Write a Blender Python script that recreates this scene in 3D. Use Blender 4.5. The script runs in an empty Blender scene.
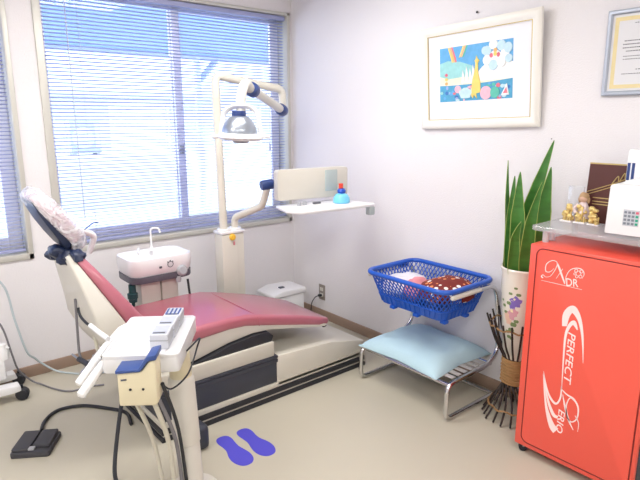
import bpy, bmesh, math, random
from mathutils import Vector, Matrix, noise
random.seed(7)
S = bpy.context.scene
COL = S.collection
PI = math.pi
V3 = Vector

# ------------------------------------------------------------------ camera
cam_d = bpy.data.cameras.new('camera')
cam = bpy.data.objects.new('camera', cam_d)
COL.objects.link(cam)
S.camera = cam
YAW, PITCH, ROLL = .6921, .2172, -.0013
fwd = V3((math.sin(YAW)*math.cos(PITCH), math.cos(YAW)*math.cos(PITCH), -math.sin(PITCH)))
rgt = V3((math.cos(YAW), -math.sin(YAW), 0))
upv = rgt.cross(fwd)
r2 = rgt*math.cos(ROLL) + upv*math.sin(ROLL)
u2 = upv*math.cos(ROLL) - rgt*math.sin(ROLL)
cam.matrix_world = Matrix(((r2.x, u2.x, -fwd.x, -2.5691), (r2.y, u2.y, -fwd.y, -3.4301), (r2.z, u2.z, -fwd.z, 1.5), (0, 0, 0, 1)))
cam_d.sensor_width = 36
cam_d.lens = 545.667/640*36
cam_d.clip_start = .05

# ------------------------------------------------------------------ world, lights, exposure
W = bpy.data.worlds.new('sky'); S.world = W
W.use_nodes = True
bg = W.node_tree.nodes['Background']
bg.inputs['Color'].default_value = (.80, .89, 1, 1)
bg.inputs['Strength'].default_value = 3.9


def area(name, loc, rot, sx, sy, power, color, portal=False):
    d = bpy.data.lights.new(name, 'AREA'); d.shape = 'RECTANGLE'; d.size = sx; d.size_y = sy
    d.energy = power; d.color = color
    if portal: d.cycles.is_portal = True
    o = bpy.data.objects.new(name, d); o.location = loc; o.rotation_euler = rot; COL.objects.link(o)
    return o


CEIL = 2.5
LAMPS = [(-1.35, -1.2), (-3.3, -1.5), (-1.6, -3.5), (-3.2, -3.5)]
for lx, ly in LAMPS:
    area('ceiling_light_glow', (lx, ly, CEIL-.085), (0, 0, 0), 1.2, .5, 21, (1, .97, .935))
area('window_portal', (-.9, .2, 1.49), (-PI/2, 0, 0), 1.8, 1.6, 1, (1, 1, 1), True)
area('window_portal', (-2.5, .2, 1.49), (-PI/2, 0, 0), 1.3, 1.6, 1, (1, 1, 1), True)
S.view_settings.view_transform = 'Standard'
S.view_settings.look = 'None'
S.view_settings.gamma = 1
S.view_settings.use_curve_mapping = False
S.view_settings.exposure = .14


# ------------------------------------------------------------------ materials
def lin(c):
    return tuple(((x/255)/12.92 if x/255 <= .04045 else (((x/255)+.055)/1.055)**2.4) for x in c)


def mat(name, rgb, rough=.5, metal=0, var=.04, scale=8, bump=0, bscale=60, spec=.5, coat=0, trans=0, alpha=1, emit=0, stretch=None):
    m = bpy.data.materials.new(name); m.use_nodes = True
    nt = m.node_tree; N = nt.nodes; L = nt.links
    b = N['Principled BSDF']
    c = lin(rgb)
    tc = N.new('ShaderNodeTexCoord')
    nz = N.new('ShaderNodeTexNoise'); nz.inputs['Scale'].default_value = scale; nz.inputs['Detail'].default_value = 3
    src = tc.outputs['Object']
    if stretch:
        mp = N.new('ShaderNodeMapping'); mp.inputs['Scale'].default_value = stretch; L.new(src, mp.inputs['Vector']); src = mp.outputs['Vector']
    L.new(src, nz.inputs['Vector'])
    mx = N.new('ShaderNodeMix'); mx.data_type = 'RGBA'
    mx.inputs['A'].default_value = (*[x*(1-var) for x in c], 1)
    mx.inputs['B'].default_value = (*[min(1, x*(1+var)) for x in c], 1)
    L.new(nz.outputs['Fac'], mx.inputs['Factor']); L.new(mx.outputs['Result'], b.inputs['Base Color'])
    b.inputs['Roughness'].default_value = rough; b.inputs['Metallic'].default_value = metal
    b.inputs['Specular IOR Level'].default_value = spec
    b.inputs['Coat Weight'].default_value = coat; b.inputs['Coat Roughness'].default_value = .15
    b.inputs['Transmission Weight'].default_value = trans; b.inputs['Alpha'].default_value = alpha
    if emit:
        L.new(mx.outputs['Result'], b.inputs['Emission Color']); b.inputs['Emission Strength'].default_value = emit
    if bump:
        n2 = N.new('ShaderNodeTexNoise'); n2.inputs['Scale'].default_value = bscale; n2.inputs['Detail'].default_value = 4
        L.new(src, n2.inputs['Vector'])
        bp = N.new('ShaderNodeBump'); bp.inputs['Strength'].default_value = bump; bp.inputs['Distance'].default_value = .01
        L.new(n2.outputs['Fac'], bp.inputs['Height']); L.new(bp.outputs['Normal'], b.inputs['Normal'])
    return m


def glass_mat(name, tint=(1, 1, 1), refl=.06, rough=.02):
    m = bpy.data.materials.new(name); m.use_nodes = True
    nt = m.node_tree; N = nt.nodes; L = nt.links
    N.remove(N['Principled BSDF'])
    t = N.new('ShaderNodeBsdfTransparent'); t.inputs['Color'].default_value = (*tint, 1)
    g = N.new('ShaderNodeBsdfGlossy'); g.inputs['Roughness'].default_value = rough
    mx = N.new('ShaderNodeMixShader'); mx.inputs['Fac'].default_value = refl
    L.new(t.outputs[0], mx.inputs[1]); L.new(g.outputs[0], mx.inputs[2]); L.new(mx.outputs[0], N['Material Output'].inputs[0])
    return m


M = {}
M['wall'] = mat('wallpaper', (234, 231, 234), .9, var=.015, scale=3, bump=.25, bscale=140)
M['ceil'] = mat('ceiling_board', (238, 236, 232), .9, var=.02, bump=.2, bscale=80)
M['floor'] = mat('vinyl_floor', (192, 186, 170), .38, var=.03, scale=2.5, bump=.03, bscale=30, spec=.4)
M['base'] = mat('brown_vinyl_baseboard', (160, 136, 120), .5, var=.05, scale=6)
M['alu'] = mat('window_aluminium', (206, 205, 198), .4, .2, var=.03)
M['sash'] = mat('sash_aluminium', (242, 243, 250), .4, .0, var=.03)
M['glass'] = glass_mat('window_glass', (.97, .98, 1), .02)
M['slat'] = mat('blind_slat', (166, 172, 212), .45, .1, var=.02)
M['cord'] = mat('blind_cord', (190, 196, 216), .7)
M['white'] = mat('white_enamel', (238, 238, 240), .3, var=.015, coat=.3)
M['offwhite'] = mat('ivory_enamel', (224, 220, 208), .35, var=.02, coat=.2)
M['cream'] = mat('cream_plastic', (220, 210, 180), .4, var=.02)
M['ivory'] = mat('warm_white_plastic', (212, 208, 199), .42, var=.03)
M['plate'] = mat('chair_base_enamel', (208, 204, 193), .4, var=.03, coat=.2)
M['black'] = mat('black_rubber', (34, 36, 44), .5, var=.1)
M['pedal'] = mat('charcoal_pedal_plastic', (66, 66, 72), .6, var=.06)
M['skirt'] = mat('dark_skirt_plastic', (56, 60, 72), .45, var=.06, scale=4)
M['pink'] = mat('rose_vinyl', (178, 100, 116), .34, var=.05, scale=5, bump=.05, bscale=90, spec=.5, coat=.6)
M['pinkw'] = mat('wrapped_rose_cushion', (230, 204, 214), .35, var=.10, scale=7)
M['navyc'] = mat('navy_shell', (28, 40, 70), .4, var=.15, scale=10)
M['navy'] = mat('navy_plastic', (56, 80, 140), .4, var=.05)
M['joint'] = mat('blue_black_joint', (44, 66, 124), .4, var=.06)
M['greyd'] = mat('dark_grey_plastic', (92, 94, 104), .45, var=.04)
M['grey'] = mat('grey_plastic', (168, 170, 176), .4, var=.04)
M['chrome'] = mat('chrome', (214, 214, 216), .14, 1, var=.02)
M['steel'] = mat('brushed_steel', (178, 182, 188), .28, 1, var=.05)
M['silver'] = mat('silver_reflector', (170, 178, 190), .3, .8, var=.05)
M['yellow'] = mat('yellow_plastic', (246, 196, 60), .4)
M['tray'] = mat('tray_enamel', (222, 222, 224), .35, var=.02, coat=.2)
M['keyed'] = mat('carton_lid', (182, 186, 198), .6, var=.1, scale=40)
M['carton'] = mat('pale_carton', (204, 206, 214), .6, var=.03, scale=30)
M['red'] = mat('coral_red_enamel', (236, 88, 72), .34, var=.02, scale=3, coat=.25)
M['groove'] = mat('dark_red_gap', (120, 26, 24), .6)
M['letter'] = mat('white_lettering', (250, 226, 224), .5, var=.01)
M['blue'] = mat('blue_basket_plastic', (26, 86, 190), .35, var=.05, coat=.2)
M['cush'] = mat('pale_blue_cushion_cloth', (184, 214, 226), .85, var=.04, scale=12, bump=.15, bscale=120)
M['strap'] = mat('grey_webbing', (176, 172, 170), .6, var=.05)
M['leaf'] = mat('snake_plant_green', (66, 124, 52), .38, var=.5, scale=9, stretch=(1, 1, 3.5))
M['leafedge'] = mat('snake_plant_margin', (158, 176, 92), .45, var=.1)
M['soil'] = mat('potting_soil', (70, 52, 40), .95, var=.3, scale=60, bump=.6, bscale=90)
M['ceramic'] = mat('white_glazed_ceramic', (232, 226, 214), .22, var=.02, coat=.4)
M['twig'] = mat('dark_wicker_stick', (44, 34, 32), .6, var=.2, scale=30)
M['wicker'] = mat('woven_wicker', (168, 130, 84), .75, var=.25, scale=40, bump=.5, bscale=150, stretch=(1, 1, 4))
M['wicker2'] = mat('wicker_binding', (150, 116, 78), .75, var=.25, scale=40)
M['frame'] = mat('white_painted_frame', (240, 237, 230), .4, var=.015, coat=.2)
M['gold'] = mat('gilt_edge', (198, 176, 116), .4, .5, var=.08)
M['mount'] = mat('white_mount_card', (240, 240, 246), .8, var=.01)
M['certf'] = mat('silver_blue_frame', (186, 194, 208), .3, .5, var=.04)
M['paper'] = mat('certificate_paper', (226, 226, 230), .8, var=.01)
M['certb'] = mat('yellow_border_print', (232, 216, 166), .8, var=.05, scale=40)
M['ink'] = mat('grey_ink', (92, 94, 104), .8)
M['goldo'] = mat('gold_ornament', (226, 200, 130), .35, .4, var=.2, scale=60)
M['brown'] = mat('dark_brown_card', (82, 40, 36), .5, var=.06)
M['skin'] = mat('doll_face', (216, 178, 156), .6)
M['lilac'] = mat('pale_pink_cloth', (222, 204, 206), .8, var=.08)
M['hair'] = mat('tan_hair', (176, 142, 104), .7, var=.1)
M['sky_tube'] = mat('pale_blue_tube', (192, 204, 210), .4)
M['gtube'] = mat('grey_cable', (120, 118, 124), .5)
M['ivtube'] = mat('ivory_hose', (206, 202, 188), .5)
M['outlet'] = mat('grey_outlet_plate', (150, 142, 136), .4, .2)
M['foot'] = mat('blue_violet_vinyl', (82, 76, 200), .6, var=.02)
M['teal'] = mat('dark_teal_valve', (28, 70, 74), .4)
M['lblue'] = mat('light_blue_plastic', (120, 204, 240), .3)
M['dblue'] = mat('strong_blue_plastic', (30, 84, 196), .3)
M['redp'] = mat('red_plastic', (222, 70, 56), .35)
M['viewer'] = mat('grey_green_glass', (176, 188, 190), .15, var=.06, scale=20)
M['pinkcl'] = mat('pink_cloth', (226, 146, 156), .85, var=.1)
M['whitecl'] = mat('white_cloth', (226, 224, 234), .85, var=.04, bump=.3, bscale=20)
M['lamp'] = mat('lamp_diffuser', (255, 250, 242), .6, emit=2.2)
M['conc'] = mat('outdoor_concrete', (214, 216, 222), .9, var=.05)
M['house'] = mat('pale_house_wall', (236, 238, 244), .9, var=.02)
M['roof'] = mat('slate_roof', (186, 196, 222), .7, var=.06)
M['poly'] = mat('blue_roof_sheet', (140, 176, 232), .5, var=.04)
M['car'] = mat('pale_outdoor_casing', (176, 186, 212), .3, var=.04, coat=.5)
M['carg'] = mat('outdoor_pane', (200, 208, 226), .1)


def plastic_film():
    m = bpy.data.materials.new('clear_plastic_film'); m.use_nodes = True
    nt = m.node_tree; N = nt.nodes; L = nt.links
    N.remove(N['Principled BSDF'])
    t = N.new('ShaderNodeBsdfTransparent'); g = N.new('ShaderNodeBsdfPrincipled')
    g.inputs['Base Color'].default_value = (.86, .86, .9, 1); g.inputs['Roughness'].default_value = .22
    tc = N.new('ShaderNodeTexCoord'); nz = N.new('ShaderNodeTexNoise'); nz.inputs['Scale'].default_value = 16; nz.inputs['Distortion'].default_value = 2.5
    L.new(tc.outputs['Object'], nz.inputs['Vector'])
    rp = N.new('ShaderNodeMapRange'); rp.inputs['From Min'].default_value = .42; rp.inputs['From Max'].default_value = .62; rp.inputs['To Min'].default_value = .3; rp.inputs['To Max'].default_value = .85
    L.new(nz.outputs['Fac'], rp.inputs['Value'])
    bp = N.new('ShaderNodeBump'); bp.inputs['Strength'].default_value = .7; bp.inputs['Distance'].default_value = .02
    L.new(nz.outputs['Fac'], bp.inputs['Height']); L.new(bp.outputs['Normal'], g.inputs['Normal'])
    mx = N.new('ShaderNodeMixShader')
    L.new(rp.outputs['Result'], mx.inputs['Fac']); L.new(t.outputs[0], mx.inputs[1]); L.new(g.outputs[0], mx.inputs[2]); L.new(mx.outputs[0], N['Material Output'].inputs[0])
    return m


M['film'] = plastic_film()


def acrylic(nm='clear_acrylic', haze=.22):
    m = glass_mat(nm, (.94, .95, .97), .16, .08)
    nt = m.node_tree; N = nt.nodes; L = nt.links
    old = N['Material Output'].inputs[0].links[0].from_socket
    d = N.new('ShaderNodeBsdfDiffuse'); d.inputs['Color'].default_value = (.86, .87, .9, 1)
    mx = N.new('ShaderNodeMixShader'); mx.inputs['Fac'].default_value = haze
    L.new(old, mx.inputs[1]); L.new(d.outputs[0], mx.inputs[2]); L.new(mx.outputs[0], N['Material Output'].inputs[0])
    return m


M['acryl'] = acrylic()
M['acryl2'] = acrylic('frosted_acrylic', .5)


def dots_mat():
    m = mat('brown_dotted_cloth', (120, 40, 34), .85, var=.1)
    nt = m.node_tree; N = nt.nodes; L = nt.links; b = N['Principled BSDF']
    old = b.inputs['Base Color'].links[0].from_socket
    tc = N.new('ShaderNodeTexCoord'); vo = N.new('ShaderNodeTexVoronoi'); vo.inputs['Scale'].default_value = 30; vo.inputs['Randomness'].default_value = .35
    L.new(tc.outputs['Object'], vo.inputs['Vector'])
    lt = N.new('ShaderNodeMath'); lt.operation = 'LESS_THAN'; lt.inputs[1].default_value = .34; L.new(vo.outputs['Distance'], lt.inputs[0])
    rp = N.new('ShaderNodeValToRGB'); rp.color_ramp.interpolation = 'CONSTANT'
    rp.color_ramp.elements[0].color = (.9, .88, .85, 1); rp.color_ramp.elements[1].position = .5; rp.color_ramp.elements[1].color = (.8, .28, .1, 1)
    sp = N.new('ShaderNodeSeparateColor'); L.new(vo.outputs['Color'], sp.inputs[0]); L.new(sp.outputs[0], rp.inputs['Fac'])
    mx = N.new('ShaderNodeMix'); mx.data_type = 'RGBA'
    L.new(lt.outputs[0], mx.inputs['Factor']); L.new(old, mx.inputs['A']); L.new(rp.outputs['Color'], mx.inputs['B']); L.new(mx.outputs['Result'], b.inputs['Base Color'])
    return m


M['dots'] = dots_mat()


# ------------------------------------------------------------------ mesh helpers (all take world coordinates)
def nb(): return bmesh.new()


def absorb(bm, t, mi=0):
    for f in t.faces: f.material_index = mi
    me = bpy.data.meshes.new('tmp'); t.to_mesh(me); t.free(); bm.from_mesh(me); bpy.data.meshes.remove(me)


def box(bm, c, s, bev=0, rot=None, mi=0, seg=2):
    t = nb(); bmesh.ops.create_cube(t, size=1)
    bmesh.ops.scale(t, vec=s, verts=t.verts)
    if bev: bmesh.ops.bevel(t, geom=t.edges[:], offset=min(bev, min(s)*.49), segments=seg, affect='EDGES', profile=.5)
    if rot is not None: bmesh.ops.transform(t, matrix=rot.to_4x4() if hasattr(rot, 'to_4x4') else rot, verts=t.verts)
    bmesh.ops.translate(t, vec=c, verts=t.verts)
    absorb(bm, t, mi); return bm


def boxm(bm, a, b, bev=0, mi=0, seg=2):
    return box(bm, [(a[i]+b[i])/2 for i in range(3)], [abs(b[i]-a[i]) for i in range(3)], bev, None, mi, seg)


def frame3(u, v, w, o=(0, 0, 0)):
    return Matrix(((u[0], v[0], w[0], o[0]), (u[1], v[1], w[1], o[1]), (u[2], v[2], w[2], o[2]), (0, 0, 0, 1)))


def prism(bm, poly, fr, d0, d1, bev=0, mi=0, seg=2):
    """polygon (a, b) in the frame's first two axes, extruded from d0 to d1 along the third"""
    t = nb()
    vs = [t.verts.new((p[0], p[1], d0)) for p in poly]
    f = t.faces.new(vs)
    r = bmesh.ops.extrude_face_region(t, geom=[f])
    bmesh.ops.translate(t, vec=(0, 0, d1-d0), verts=[x for x in r['geom'] if isinstance(x, bmesh.types.BMVert)])
    if bev:
        es = [e for e in t.edges if len(e.link_faces) == 2 and e.calc_face_angle(0) > .5]
        bmesh.ops.bevel(t, geom=es, offset=bev, segments=seg, affect='EDGES', profile=.5, clamp_overlap=True)
    bmesh.ops.transform(t, matrix=fr, verts=t.verts)
    bmesh.ops.recalc_face_normals(t, faces=t.faces)
    absorb(bm, t, mi); return bm


XZ = frame3((1, 0, 0), (0, 0, 1), (0, 1, 0))      # profile in x,z extruded along y
XY = frame3((1, 0, 0), (0, 1, 0), (0, 0, 1))
YZ = frame3((0, 1, 0), (0, 0, 1), (1, 0, 0))


def smooth(pts, n=6):
    P = [V3(p) for p in pts]
    if len(P) < 3: return P
    out = []
    for i in range(len(P)-1):
        p0 = P[max(i-1, 0)]; p1 = P[i]; p2 = P[i+1]; p3 = P[min(i+2, len(P)-1)]
        for k in range(n):
            t = k/n
            out.append(.5*((2*p1)+(p2-p0)*t+(2*p0-5*p1+4*p2-p3)*t*t+(3*p1-p0-3*p2+p3)*t**3))
    out.append(P[-1]); return out


def fillet(pts, r, n=5):
    """rounds the corners of a polyline"""
    P = [V3(p) for p in pts]; out = [P[0]]
    for i in range(1, len(P)-1):
        a = (P[i-1]-P[i]); b = (P[i+1]-P[i]); k = min(r, a.length*.49, b.length*.49)
        s = P[i]+a.normalized()*k; e = P[i]+b.normalized()*k
        for j in range(n+1):
            t = j/n; out.append(s*(1-t)**2+P[i]*2*t*(1-t)+e*t*t)
    out.append(P[-1]); return out


def tube(bm, pts, r, seg=10, mi=0, closed=False, flat=1):
    P = [V3(p) for p in pts]; n = len(P)
    rad = r if isinstance(r, (list, tuple)) else [r]*n
    t = nb(); rings = []; up = None
    for i in range(n):
        if closed: d = P[(i+1) % n]-P[i-1]
        else: d = P[min(i+1, n-1)]-P[max(i-1, 0)]
        d.normalize()
        if up is None:
            up = V3((0, 0, 1)) if abs(d.z) < .9 else V3((1, 0, 0))
        a = up-d*up.dot(d)
        if a.length < 1e-5: a = V3((1, 0, 0))-d*d.x
        a.normalize(); b = d.cross(a); up = a
        rings.append([t.verts.new(P[i]+a*math.cos(2*PI*k/seg)*rad[i]*flat+b*math.sin(2*PI*k/seg)*rad[i]) for k in range(seg)])
    m = n if closed else n-1
    for i in range(m):
        A = rings[i]; B = rings[(i+1) % n]
        for k in range(seg): t.faces.new((A[k], A[(k+1) % seg], B[(k+1) % seg], B[k]))
    if not closed:
        t.faces.new(rings[0][::-1]); t.faces.new(rings[-1])
    bmesh.ops.recalc_face_normals(t, faces=t.faces)
    absorb(bm, t, mi); return bm


def lathe(bm, prof, c, seg=24, axis=None, mi=0, sx=1, sy=1):
    """profile (radius, height) spun about z (or the given axis) at c"""
    t = nb(); rings = []
    for (r, z) in prof:
        if r < 1e-6: rings.append([t.verts.new((0, 0, z))])
        else: rings.append([t.verts.new((r*sx*math.cos(2*PI*k/seg), r*sy*math.sin(2*PI*k/seg), z)) for k in range(seg)])
    for A, B in zip(rings, rings[1:]):
        for k in range(seg):
            j = (k+1) % seg
            if len(A) == 1 and len(B) == 1: continue
            if len(A) == 1: t.faces.new((A[0], B[j], B[k]))
            elif len(B) == 1: t.faces.new((A[k], A[j], B[0]))
            else: t.faces.new((A[k], A[j], B[j], B[k]))
    for R_ in (rings[0], rings[-1]):
        if len(R_) > 1: t.faces.new(R_)
    bmesh.ops.recalc_face_normals(t, faces=t.faces)
    if axis is not None:
        q = V3((0, 0, 1)).rotation_difference(V3(axis).normalized())
        bmesh.ops.transform(t, matrix=q.to_matrix().to_4x4(), verts=t.verts)
    bmesh.ops.translate(t, vec=c, verts=t.verts)
    absorb(bm, t, mi); return bm


def loft(bm, rings, mi=0, cap=True):
    t = nb(); R_ = [[t.verts.new(p) for p in ring] for ring in rings]; n = len(R_[0])
    for A, B in zip(R_, R_[1:]):
        for k in range(n): t.faces.new((A[k], A[(k+1) % n], B[(k+1) % n], B[k]))
    if cap: t.faces.new(R_[0][::-1]); t.faces.new(R_[-1])
    bmesh.ops.recalc_face_normals(t, faces=t.faces)
    absorb(bm, t, mi); return bm


def rrect(hw, hh, r, n=4):
    """rounded rectangle outline, counter-clockwise"""
    r = min(r, hw*.999, hh*.999); out = []
    for cx, cy, a0 in ((hw-r, hh-r, 0), (-hw+r, hh-r, 90), (-hw+r, -hh+r, 180), (hw-r, -hh+r, 270)):
        for k in range(n+1):
            a = math.radians(a0+90*k/n); out.append((cx+r*math.cos(a), cy+r*math.sin(a)))
    return out


def ball(bm, c, s, mi=0, seg=16, jit=0, jscale=12):
    t = nb(); bmesh.ops.create_uvsphere(t, u_segments=seg, v_segments=max(6, seg//2+2), radius=1)
    for v in t.verts:
        v.co = V3((v.co.x*s[0], v.co.y*s[1], v.co.z*s[2]))
        if jit: v.co *= 1+jit*noise.noise((v.co+V3(c))*jscale)
    bmesh.ops.translate(t, vec=c, verts=t.verts); absorb(bm, t, mi); return bm


# ------------------------------------------------------------------ object helpers
def finish(name, bm, mats, origin, ang=38):
    me = bpy.data.meshes.new(name)
    bmesh.ops.translate(bm, vec=-V3(origin), verts=bm.verts)
    bm.to_mesh(me); bm.free()
    for m in (mats if isinstance(mats, (list, tuple)) else [mats]): me.materials.append(m)
    for p in me.polygons: p.use_smooth = True
    me.set_sharp_from_angle(angle=math.radians(ang))
    o = bpy.data.objects.new(name, me); COL.objects.link(o); return o


def tag(o, label, cat, group=None):
    o['label'] = label; o['category'] = cat
    if group: o['group'] = group
    return o


def thing(name, loc, label, cat, group=None):
    o = bpy.data.objects.new(name, None); o.empty_display_size = .05; o.location = loc; COL.objects.link(o)
    o['origin'] = list(loc)
    return tag(o, label, cat, group)


def part(name, bm, m, parent, label=None, ang=38):
    org = list(parent['origin'])
    o = finish(name, bm, m, org, ang); o.parent = parent; o['origin'] = org
    if label: o['label'] = label
    return o


def solo(name, bm, m, label, cat, group=None, ang=38):
    lo = [min(v.co[i] for v in bm.verts) for i in range(3)]; hi = [max(v.co[i] for v in bm.verts) for i in range(3)]
    org = ((lo[0]+hi[0])/2, (lo[1]+hi[1])/2, lo[2])
    o = finish(name, bm, m, org, ang); o.location = org; o['origin'] = list(org)
    return tag(o, label, cat, group)


def struct(name, bm, m, parent=None, ang=38):
    if parent is not None: return part(name, bm, m, parent, ang=ang)
    o = finish(name, bm, m, (0, 0, 0), ang); o['kind'] = 'structure'; o['origin'] = [0, 0, 0]; return o


def text_mesh(body, size, fr, depth=.0006, shear=0, sx=1):
    """lettering as a mesh, laid on frame fr (first axis = reading direction)"""
    c = bpy.data.curves.new('t', 'FONT'); c.body = body; c.size = size; c.shear = shear; c.extrude = depth; c.resolution_u = 3
    c.offset = size*.008
    o = bpy.data.objects.new('t', c); COL.objects.link(o)
    me = bpy.data.meshes.new_from_object(o.evaluated_get(bpy.context.evaluated_depsgraph_get()))
    bpy.data.objects.remove(o); bpy.data.curves.remove(c)
    t = nb(); t.from_mesh(me); bpy.data.meshes.remove(me)
    bmesh.ops.scale(t, vec=(sx, 1, 1), verts=t.verts)
    bmesh.ops.transform(t, matrix=fr, verts=t.verts)
    return t


# ================================================================== THE ROOM
X0, Y0 = -4.3, -5.4
T = .16
WZ0, WZ1 = .715, 2.262
R0, R1 = -1.757, -.022      # right-hand window opening in the window wall
L0, L1 = -3.35, -1.885      # left-hand window opening
b = nb()
for a, c in (((X0-T, 0, 0), (T, T, WZ0)), ((X0-T, 0, WZ1), (T, T, CEIL)), ((X0-T, 0, WZ0), (L0, T, WZ1)), ((L1, 0, WZ0), (R0, T, WZ1)), ((R1, 0, WZ0), (T, T, WZ1))):
    boxm(b, a, c)
struct('wall_left', b, M['wall'])
struct('wall_right', boxm(nb(), (0, Y0-T, 0), (T, 0, CEIL)), M['wall'])
struct('wall_back', boxm(nb(), (X0-T, Y0-T, 0), (0, Y0, CEIL)), M['wall'])
struct('wall_far_left', boxm(nb(), (X0-T, Y0, 0), (X0, 0, CEIL)), M['wall'])
struct('floor', boxm(nb(), (X0-T, Y0-T, -.1), (T, T, 0)), M['floor'])
struct('ceiling', boxm(nb(), (X0-T, Y0-T, CEIL), (T, T, CEIL+.1)), M['ceil'])
struct('baseboard_left', boxm(nb(), (X0, -.012, 0), (0, 0, .07), .003), M['base'])
struct('baseboard_right', boxm(nb(), (-.012, Y0, 0), (0, -.012, .07), .003), M['base'])


def window(idx, x0, x1, split):
    """aluminium frame with two sliding sashes, set in the wall opening"""
    fr = bpy.data.objects.new('window_%d' % idx, None); fr['kind'] = 'structure'; fr['origin'] = [0, 0, 0]; COL.objects.link(fr)
    w = .042; f = nb()
    for a, c in (((x0, -.012, WZ0), (x1, .15, WZ0+.034)), ((x0, -.012, WZ1-.022), (x1, .15, WZ1)), ((x0, -.012, WZ0), (x0+w, .15, WZ1)), ((x1-.028, -.012, WZ0), (x1, .15, WZ1))):
        boxm(f, a, c, .004)
    struct('window_frame', f, M['alu'], fr)
    for k, (a, c, y) in enumerate(((x0+w, split+.03, .085), (split-.03, x1-.03, .115))):
        s = nb(); z0, z1 = WZ0+.034, WZ1-.022; st = .055
        boxm(s, (a+.01, y-.0105, z0+.001), (c-.01, y+.0105, z0+.085), .003); boxm(s, (a+.01, y-.0105, z1-.05), (c-.01, y+.0105, z1-.001), .003)
        boxm(s, (a, y-.012, z0), (a+(.028 if k == 0 else st), y+.012, z1), .003); boxm(s, (c-(st if k == 0 else .07), y-.012, z0), (c, y+.012, z1), .003)
        so = struct('sash', s, M['sash'], fr)
        struct('pane', boxm(nb(), (a+.02, y-.002, z0+.07), (c-.04, y+.002, z1-.04)), M['glass'], so)
    l = nb(); boxm(l, (split-.012, .055, 1.27), (split+.012, .075, 1.33), .004); boxm(l, (split-.03, .045, 1.29), (split+.01, .058, 1.305), .003)
    struct('latch', l, M['grey'], fr)
    return fr


window(1, L0, L1, -2.62)
window(2, R0, R1, -.89)


def blind(x0, x1, wand_x, label):
    t = thing('venetian_blind', ((x0+x1)/2, .03, WZ0+.036), label, 'window blind', None)
    zt = WZ1-.026
    part('head_rail', boxm(nb(), (x0, .008, zt-.03), (x1, .042, zt), .003), M['slat'], t)
    s = nb(); z = zt-.05; rot = Matrix.Rotation(math.radians(-10), 3, 'X')
    while z > WZ0+.075:
        n = 4; pr = []
        for k in range(n+1):
            u = -.010+.020*k/n; pr.append((u, .0034*(1-(u/.010)**2)))
        rr = []
        for xx in (x0+.004, x1-.004):
            rr.append([V3((xx, .026, z))+rot@V3((0, p[0], p[1]+.0005)) for p in pr]+[V3((xx, .026, z))+rot@V3((0, p[0], p[1]-.0005)) for p in reversed(pr)])
        loft(s, rr); z -= .0208
    part('slats', s, M['slat'], t, ang=60)
    part('bottom_rail', boxm(nb(), (x0+.003, .014, WZ0+.045), (x1-.003, .04, WZ0+.06), .003), M['slat'], t)
    for fx in (.12, .5, .9):
        xx = x0+(x1-x0)*fx
        c = nb()
        for dy in (.0165, .0355): tube(c, [(xx, dy, zt-.03), (xx, dy, WZ0+.06)], .0009, 5)
        part('ladder_cord', c, M['cord'], t)
    part('tilt_wand', tube(nb(), [(wand_x, .002, zt-.035), (wand_x+.004, .001, WZ0+.2)], .0032, 8), M['cord'], t)
    c = nb(); tube(c, [(x1-.16, .004, zt-.03), (x1-.158, .003, 1.32)], .0014, 6); lathe(c, [(.002, 0), (.007, -.012), (.007, -.05), (.003, -.055)], (x1-.158, .003, 1.33), 10)
    part('pull_cord', c, M['cord'], t)
    return t


blind(L0+.045, L1-.031, L0+.3, 'open venetian blind in the narrow strip of window at the left edge')
blind(R0+.045, R1-.031, -1.585, 'wide open venetian blind over the window behind the dental lamp')

for lx, ly in LAMPS:
    t = thing('ceiling_lamp', (lx, ly, CEIL), 'flush fluorescent ceiling lamp above the dental room', 'ceiling lamp', 'ceiling lamps')
    bb = nb(); boxm(bb, (lx-.64, ly-.29, CEIL-.06), (lx+.64, ly+.29, CEIL), .006); part('housing', bb, M['white'], t)
    bb = nb(); boxm(bb, (lx-.61, ly-.26, CEIL-.075), (lx+.61, ly+.26, CEIL-.06), .004); part('diffuser', bb, M['lamp'], t)

# wall outlet with its plug and cord
t = thing('wall_outlet', (0, -.36, .145), 'grey double wall outlet low on the right wall near the corner', 'outlet')
part('cover_plate', boxm(nb(), (-.007, -.393, .148), (0, -.323, .268), .003), M['outlet'], t)
for z in (.232, .186):
    part('socket', boxm(nb(), (-.011, -.375, z-.014), (-.006, -.341, z+.014), .002), M['ivory'], t)
b = nb(); boxm(b, (-.04, -.37, .178), (-.011, -.348, .196), .004)
tube(b, smooth([(-.038, -.359, .187), (-.075, -.36, .18), (-.105, -.358, .14), (-.108, -.35, .07), (-.11, -.33, .01), (-.13, -.27, .006)]), .0035, 7)
solo('power_plug', b, M['black'], 'black plug and cord in the low wall outlet by the corner', 'plug')
for (y, z, nm) in ((-1.623, 2.045, 'small dark nail in the wall above the framed picture'), (-2.085, 1.408, 'tiny nail in the wall just below the framed picture corner')):
    q = 1 if y > -1.9 else .45
    solo('nail', lathe(nb(), [(0, .012*q), (.006*q, .011*q), (.006*q, .008*q), (.0025*q, .007*q), (.0025*q, 0)], (0, y, z), 10, (-1, 0, 0)), M['black'], nm, 'nail')

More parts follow.
